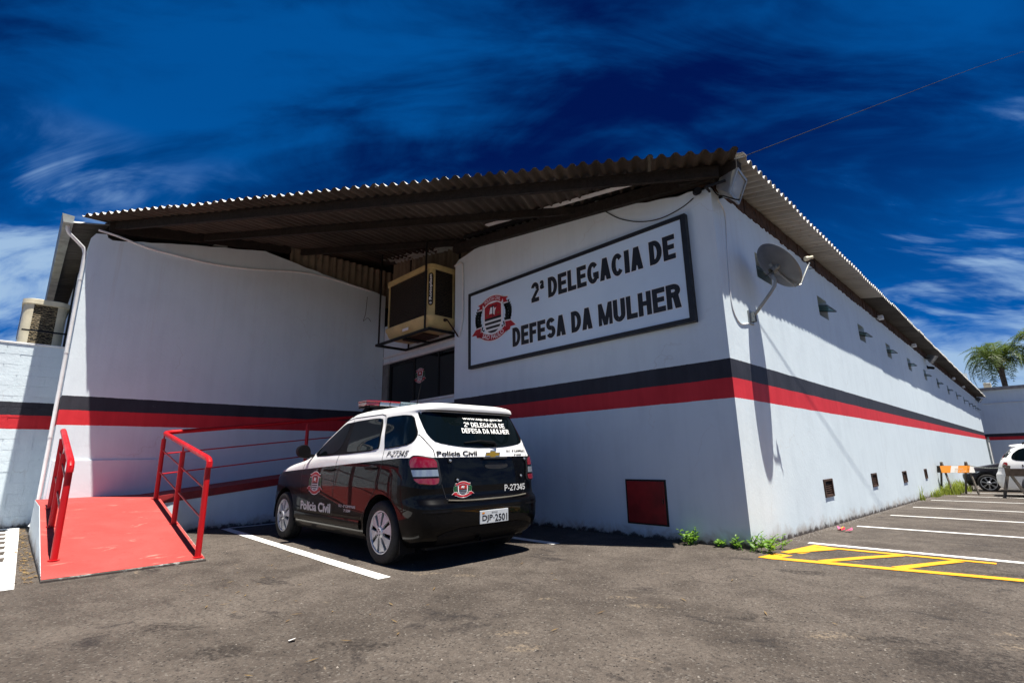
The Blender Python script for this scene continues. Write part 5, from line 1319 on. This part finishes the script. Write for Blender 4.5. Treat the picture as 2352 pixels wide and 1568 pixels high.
for sd_ in (-1, 1):
    cbuild(side_patch(HS, [(-1.75, 1.0), (-1.2, 1.33), (.0, 1.34), (.25, 1.05), (.2, .99)], .006, 10, 18, sd_, 1), 'side_window', car_glass, c2, smooth=True, fixn=False)
    mb = MB(); mb.grid([[(HS.x(y, z, True)-.008, y, z) for y, z in row] for row in scan(chaikin([(sd_*.42, .58), (sd_*.78, .60), (sd_*.80, .73), (sd_*.46, .68)], 1), 8, 10)]); cbuild(mb, 'head_lamp', lens_clear, c2, smooth=True, fixn=False)
mb = MB(); mb.grid([[(HS.x(y, z, True)-.006, y, z) for y, z in row] for row in scan(chaikin([(-.6, 1.02), (-.5, 1.34), (.5, 1.34), (.6, 1.02)], 1), 10, 14)]); cbuild(mb, 'windscreen', car_glass, c2, smooth=True, fixn=False)
WS = Surf(WAGON)
c3 = thing('estate_car', (2.24, 15.55, gz(15.5)), 'white estate car with red tail lamp standing behind the wooden barricade', 'car')
c3.rotation_euler = (0, 0, math.pi)
cb3 = car_body(WS, car_paint('white_paint', (.80, .80, .79), (.80, .80, .79), (-5, 0, -5)), c3, False, (-.02, -2.5), (.345, .31), 96)
for ax in (-.02, -2.5):
    for sd_ in (-1, 1): wheel(c3, ax, sd_*.735, sd_, .30, 8, 'cap', .20)
for sd_ in (-1, 1):
    cbuild(side_patch(WS, [(-.02, 1.03), (-.10, 1.40), (.15, 1.40), (.33, 1.28), (.43, 1.12), (.36, 1.03)], .006, 10, 14, sd_, 2), 'side_window', car_glass, c3, smooth=True, fixn=False)
    cbuild(side_patch(WS, [(-1.5, 1.03), (-1.1, 1.40), (-.18, 1.40), (-.10, 1.03)], .006, 10, 18, sd_, 1), 'side_window', car_glass, c3, smooth=True, fixn=False)
    Ql = [(WS.angof(.50, WS.y(.50, .95), .95), .99), (WS.angof(.50, WS.y(.50, .95), .95), .85), (.62, .84), (.60, 1.0)]
    mb = MB(); mb.grid([[WS.ang(a, z, .010, sd_) for a, z in row] for row in scan(chaikin(Ql, 1), 8, 12)]); cbuild(mb, 'tail_lamp', lens_red, c3, smooth=True, fixn=False)
    mb = MB(); mb.grid([[(x, sd_*(WS.y(x, z)+.012), z) for x in [-1.9+i*.1 for i in range(25)]] for z in (.60, .64, .68)]); cbuild(mb, 'rub_strip', lamp_housing, c3, fixn=False)
    mb = MB(); put_text(mb, text_fit('I-472', 0, .36, .86, .93, .04), (lambda a, b: (-.09+.36-a if False else .22-a, WS.y(.22-a, b)+.006, b))) if sd_ == 1 else None
    if sd_ == 1: cbuild(mb, 'lettering', ink, c3, fixn=False)
cbuild(rear_patch(WS, [(-.66, 1.02), (-.56, 1.40), (.56, 1.40), (.66, 1.02)], .006, 12, 20, 1), 'rear_window', car_glass, c3, smooth=True, fixn=False)
for sd_ in (-1, 1):
    mb = MB(); mb.bar((-1.1, sd_*.50, 1.54), (.1, sd_*.50, 1.54), .03, .03); mb.bar((-1.1, sd_*.50, 1.49), (-1.1, sd_*.50, 1.54), .04, .03); mb.bar((.1, sd_*.50, 1.49), (.1, sd_*.50, 1.54), .04, .03); cbuild(mb, 'roof_rail', black_pl, c3)

# ================================================================== barricades and chain
def barricade(A, d, n, w, label, board, bz=(.66, .88)):
    """A = ground point under the left leg pair, d = board direction, n = spread direction"""
    z0 = gz(A.y); t = thing('barricade', (A.x, A.y, z0), label, 'barricade', None)
    A3 = Vector((A.x, A.y, z0)); d = Vector((*d, 0)).normalized(); n_ = Vector((*n, 0)).normalized()
    for o_ in (0, w):
        for s in (-1, 1):
            a = A3+d*(o_+.03*s)+n_*(.34*s*-1)*-1; b = A3+d*(o_+.03*s)-n_*(.06*s)+Vector((0, 0, .99))
            mb = MB(); mb.bar(a, b, .035, .07, tuple(n_)); mb.build('leg', wood_grey, t)
    mid = A3+d*(w/2)
    for sgn in ((1, -1) if board else (1,)):
        mb = MB(); q0 = mid-d*(w/2+.10)+n_*(.12*sgn); q1 = mid+d*(w/2+.12)+n_*(.12*sgn)
        c_ = (bz[0]+bz[1])/2
        bm_ = MB(); bm_.box(-(w/2+.10), w/2+.12, -.011, .011, -(bz[1]-bz[0])/2, (bz[1]-bz[0])/2)
        me = bm_.mesh('board', board_m if sgn == 1 and board else wood_grey); me.materials
        ang = math.atan2(d.y, d.x)
        bo = link_copy('board', me, t, Matrix.Translation(mid+n_*(.135*sgn)+Vector((0, 0, c_))) @ Matrix.Rotation(ang, 4, 'Z') @ Matrix.Rotation(R(-12*sgn), 4, 'X'))
        if board and sgn == 1:
            L = MB()
            for s, u0, u1, v0, v1 in (('EMDEC', -.05, .17, -.02, .025), ('3772 1517', -.08, .22, -.085, -.045)): put_text(L, text_fit(s, u0, u1, v0, v1, .02), lambda a, b: (a, -.0135, b))
            me2 = L.mesh('lettering', simple('faded_lettering', (.78, .55, .35), .6), fixn=False); lo_ = bpy.data.objects.new('lettering', me2); COL.objects.link(lo_); lo_.parent = bo
    return t
barricade(Vector((.16, 15.55)), (.86, .42), (.42, -.86), .64, 'orange and white striped wooden barricade standing in the grass by the wall', True)
t = thing('barricade', (1.9, 14.2, gz(14.2)), 'bare grey wooden barricade in front of the white estate car', 'barricade')
z0 = gz(14.2)
for a, b in (((1.53, 14.02, z0), (1.76, 14.20, .58)), ((2.00, 14.45, z0), (1.66, 14.16, .60)), ((2.60, 14.02, z0), (2.80, 14.2, .58)), ((3.0, 14.45, z0), (2.72, 14.16, .60))):
    mb = MB(); mb.bar(a, b, .035, .07); mb.build('leg', wood_grey, t)
MB().box(1.66, 2.85, 14.07, 14.095, .30, .50).build('board', simple('bare_board', (.16, .11, .07), .8, 0, .2, 8, .3), t)
MB().box(1.50, 2.75, 13.98, 14.06, -.10, -.07).build('stretcher', wood_grey, t)
# chain
mb = MB(); a = Vector((.78, 15.72, .56)); b = Vector((1.70, 14.12, .54)); nL = 46
for i in range(nL):
    f = (i+.5)/nL; c_ = a.lerp(b, f)+Vector((0, 0, -.22*f*(1-f))); dr_ = (b-a).normalized(); s1 = dr_.cross(Vector((0, 0, 1))).normalized() if i % 2 else Vector((0, 0, 1))
    ring = [c_+dr_*(.030*math.cos(k*math.pi/4))+s1*(.014*math.sin(k*math.pi/4)) for k in range(9)]; mb.tube(ring, .0045, 5, False)
tag(mb.build('chain', galv, None), 'galvanised chain sagging between the two wooden barricades', 'chain')

# ================================================================== plants
def weed(loc, n, h, sp, label, group=None):
    t = thing('weed', loc, label, 'weed', group); o = Vector(loc); lf = MB(); stm = MB()
    for i in range(n):
        a = random.uniform(0, 6.28); ln = h*random.uniform(.5, 1.1); b = o+Vector((random.uniform(-sp, sp)*.5, random.uniform(-sp, sp)*.25, 0))
        top = b+Vector((math.cos(a)*sp*.5, math.sin(a)*sp*.35, ln)); stm.tube([b, b.lerp(top, .5)+Vector((0, 0, ln*.08)), top], .0035, 5)
        for k in range(6):
            f = .25+.75*k/5; c_ = b.lerp(top, f); la = a+k*2.4; L_ = random.uniform(.05, .085)*(1.2-.4*f); dv = Vector((math.cos(la), math.sin(la), random.uniform(.15, .7))).normalized(); sv = dv.cross(Vector((0, 0, 1))).normalized()
            dn_ = Vector((0, 0, -.004))
            lf.add([c_, c_+dv*L_*.3+sv*L_*.24, c_+dv*L_*.7+sv*L_*.26, c_+dv*L_+dn_, c_+dv*L_*.7-sv*L_*.26, c_+dv*L_*.3-sv*L_*.24, c_+dv*L_*.5+dn_*2], [(0, 6, 1), (1, 6, 2), (2, 6, 3), (3, 6, 4), (4, 6, 5), (5, 6, 0)])
    stm.build('stem', leaf_weed, t); lf.build('foliage', leaf_weed, t, fixn=False); return t
weed((-.68, -.10, 0), 9, .19, .18, 'leafy green weed at the foot of the front wall near the red hatch')
weed((.07, -.10, 0), 11, .18, .30, 'largest leafy weed clump at the front corner of the building')
weed((.12, .28, gz(.28)), 7, .15, .24, 'leafy weed clump between the corner and the yellow hatching')
weed((-.34, -.06, 0), 3, .07, .06, 'tiny seedling against the front wall between two weeds')
weed((-.17, -.05, 0), 3, .09, .06, 'small upright seedling against the front wall next to the corner weed')
def grass(loc, n, h, rx, ry, label, name='grass'):
    mb = MB()
    for i in range(n):
        x = loc[0]+random.gauss(0, rx*.5); y = loc[1]+random.uniform(-ry, ry); x = max(.02, x); L_ = h*random.uniform(.3, 1.1)*(1-.5*min(1, abs(x-loc[0])/rx)); a = random.uniform(0, 6.28); w_ = random.uniform(.006, .014); ln = random.uniform(.1, .5)*L_
        b = Vector((x, y, gz(y))); s = Vector((math.cos(a+1.57), math.sin(a+1.57), 0))*w_; m1 = b+Vector((math.cos(a)*ln*.3, math.sin(a)*ln*.3, L_*.6)); tp = b+Vector((math.cos(a)*ln, math.sin(a)*ln, L_))
        mb.add([b-s, b+s, m1+s*.7, m1-s*.7, tp], [(0, 1, 2, 3), (3, 2, 4)])
    return tag(mb.build(name, leaf_grass, None, fixn=False), label, 'grass', kind='stuff')
grass((.22, 17.5, 0), 900, .42, .30, 2.6, 'sunlit tall grass along the wall around the striped barricade')
grass((.10, 14.0, 0), 110, .30, .10, .9, 'thin grass at the wall foot before the striped barricade')
grass((.05, 11.4, 0), 26, .42, .05, .25, 'sparse dry stalks sprouting at the foot of the long wall')
# crumbled edge strip along the side wall
mb = MB()
for i in range(900):
    yy = random.uniform(.3, 14)**1.0; x = abs(random.gauss(0, .07))+.005; s = random.uniform(.004, .016); z = gz(yy)
    mb.add([(x, yy, z), (x+s, yy+s*.4, z), (x+s*.3, yy+s, z), (x+s*.4, yy+s*.4, z+s*.6)], [(0, 1, 3), (1, 2, 3), (2, 0, 3)])
tag(mb.build('gravel', concrete, None, fixn=False), 'loose grit along the foot of the long wall', 'gravel', kind='stuff')
# leaf litter between patch and ramp, twigs on the yard
mb = MB()
for i in range(420):
    x = random.uniform(-10, -4.2); y = -5.80+random.gauss(0, .035)
    if x > -5.2: y += random.uniform(-.05, .02)
    a = random.uniform(0, 6.28); L_ = random.uniform(.012, .05); w_ = L_*random.uniform(.12, .5); d = Vector((math.cos(a), math.sin(a), random.uniform(-.1, .3)))*L_; s = Vector((-math.sin(a), math.cos(a), 0))*w_
    b = Vector((x, y, .010)); mb.add([b, b+d*.5+s, b+d, b+d*.5-s], [(0, 1, 2, 3)])
for i in range(70):
    x = random.uniform(-6.5, 1.5); y = random.uniform(-5.2, -.8)
    if random.random() < .5: x = random.uniform(-4, -.5); y = random.uniform(-4.9, -3.7)
    a = random.uniform(0, 6.28); L_ = random.uniform(.02, .11); w_ = .004; d = Vector((math.cos(a), math.sin(a), .03))*L_; s = Vector((-math.sin(a), math.cos(a), 0))*w_
    b = Vector((x, y, .009)); mb.add([b, b+d*.5+s*1.5, b+d, b+d*.5-s], [(0, 1, 2, 3)])
tag(mb.build('leaf_litter', leaf_dry, None, fixn=False), 'dry leaf scraps and twigs scattered beside the ramp and over the yard', 'litter', kind='stuff')
mb = MB()
for i in range(260):
    x = random.uniform(-6.5, 3.2); y = random.uniform(-5.4, -.5)
    if random.random() < .4: x = random.uniform(-2.5, 2.6); y = random.uniform(-5.0, -2.5)
    if (x+2)**2 < 0: continue
    s = random.uniform(.003, .011)
    mb.add([(x-s, y, .001), (x, y-s*.8, .001), (x+s, y+s*.2, .001), (x, y+s*.7, .001), (x, y, s*.9)], [(0, 1, 4), (1, 2, 4), (2, 3, 4), (3, 0, 4)])
tag(mb.build('pebbles', simple('pebble', (.24, .21, .18), .85, 0, .45, 90), None, fixn=False), 'small stones scattered over the asphalt', 'gravel', kind='stuff')
mb = MB(); o = Vector((.30, 2.55, gz(2.55)))
for k in range(7):
    a = random.uniform(0, 6.28); p0 = o+Vector((random.uniform(-.07, .07), random.uniform(-.12, .12), .012)); mb.k = k % 3
    mb.add([p0, p0+Vector((.05*math.cos(a), .06*math.sin(a), .02)), p0+Vector((.07*math.cos(a+.8), .08*math.sin(a+.8), .045)), p0+Vector((.04*math.cos(a+1.7), .05*math.sin(a+1.7), .01))], [(0, 1, 2), (0, 2, 3)])
tag(mb.build('snack_wrapper', [simple('wrapper_red', (.55, .02, .05), .3), simple('wrapper_yellow', (.7, .45, .02), .3), simple('wrapper_pink', (.6, .12, .25), .3)], None, fixn=False), 'crumpled red and yellow wrapper lying at the foot of the long wall', 'wrapper')
mb = MB(); o = Vector((-.93, -4.72, .004)); mb.add([o, o+Vector((.035, -.01, .006)), o+Vector((.055, .02, .018)), o+Vector((.02, .035, .010))], [(0, 1, 2, 3)])
tag(mb.build('paper_scrap', ink_white, None, fixn=False), 'tiny white paper scrap lying on the open asphalt', 'paper')

# ================================================================== palms beyond the far building
def frond_mesh(seed, L_=2.9):
    rnd = random.Random(seed); mb = MB(); pts = []; n = 26
    for i in range(n+1):
        t = i/n; pts.append(Vector((L_*(t-.12*t*t*t), 0, L_*(.62*t-.98*t*t*t))))
    mb.tube(pts, [.035*(1-.85*i/n)+.004 for i in range(n+1)], 5)
    for i in range(3, n+1):
        t = i/n; p = pts[i]; tg = (pts[i]-pts[i-1]).normalized()
        for s in (-1, 1):
            for rep in (0, 1):
                ll = L_*.30*math.sin(math.pi*min(1, .12+.86*t))**.7*rnd.uniform(.75, 1.1); dv = (tg*rnd.uniform(.35, .8)+Vector((0, s*.9, rnd.uniform(-.35, .45)))).normalized()
                w_ = .022; e = p+tg*(.05*rep); mid = e+dv*ll*.55+Vector((0, 0, -.02)); tp = e+dv*ll+Vector((0, 0, -ll*.34)); sv = tg*w_
                mb.add([e-sv, e+sv, mid+sv*.9, mid-sv*.9, tp], [(0, 1, 2, 3), (3, 2, 4)])
    return mb.mesh('frond', leaf_palm, fixn=False)
FR = [frond_mesh(k) for k in range(4)]
def palm(x, y, zb, zc, label, seed, sc=1.0):
    rnd = random.Random(seed); t = thing('palm_tree', (x, y, zb), label, 'palm tree', 'palms behind the far building')
    pts = [(x, y, zb-.1), (x+.05, y, zb+(zc-zb)*.5), (x-.02, y, zc-1.2), (x-.08, y, zc-.5), (x-.12, y, zc)]
    mb = MB(); mb.tube(pts, [.24, .19, .20, .30, .22], 14); mb.build('trunk', bark, t, True)
    for k in range(10):   # old leaf bases
        a = k*2.4; z = zc-.9+.09*k; mb = MB(); mb.tube([(x-.08+.18*math.cos(a), y+.18*math.sin(a), z), (x-.08+.42*math.cos(a), y+.42*math.sin(a), z+.42)], [.09, .03], 6); mb.build('leaf_base', bark, t, True)
    for k in range(34):
        a = k*2.39996+rnd.uniform(-.2, .2); el = R(62-82*(k/34)**1.0+rnd.uniform(-8, 8)); s = sc*rnd.uniform(.85, 1.12)
        mw = Matrix.Translation((x-.12, y, zc-.1)) @ Matrix.Rotation(a, 4, 'Z') @ Matrix.Rotation(-el+R(18), 4, 'Y') @ Matrix.Rotation(rnd.uniform(-.5, .5), 4, 'X') @ Matrix.Scale(s, 4)
        link_copy('frond', FR[k % 4], t, mw)
palm(1.38, 57, gz(57), 8.9, 'palm tree whose whole crown shows above the far building', 3)
palm(5.0, 56, gz(56), 9.9, 'taller palm tree partly out of view beside the whole crown', 8, 1.05)
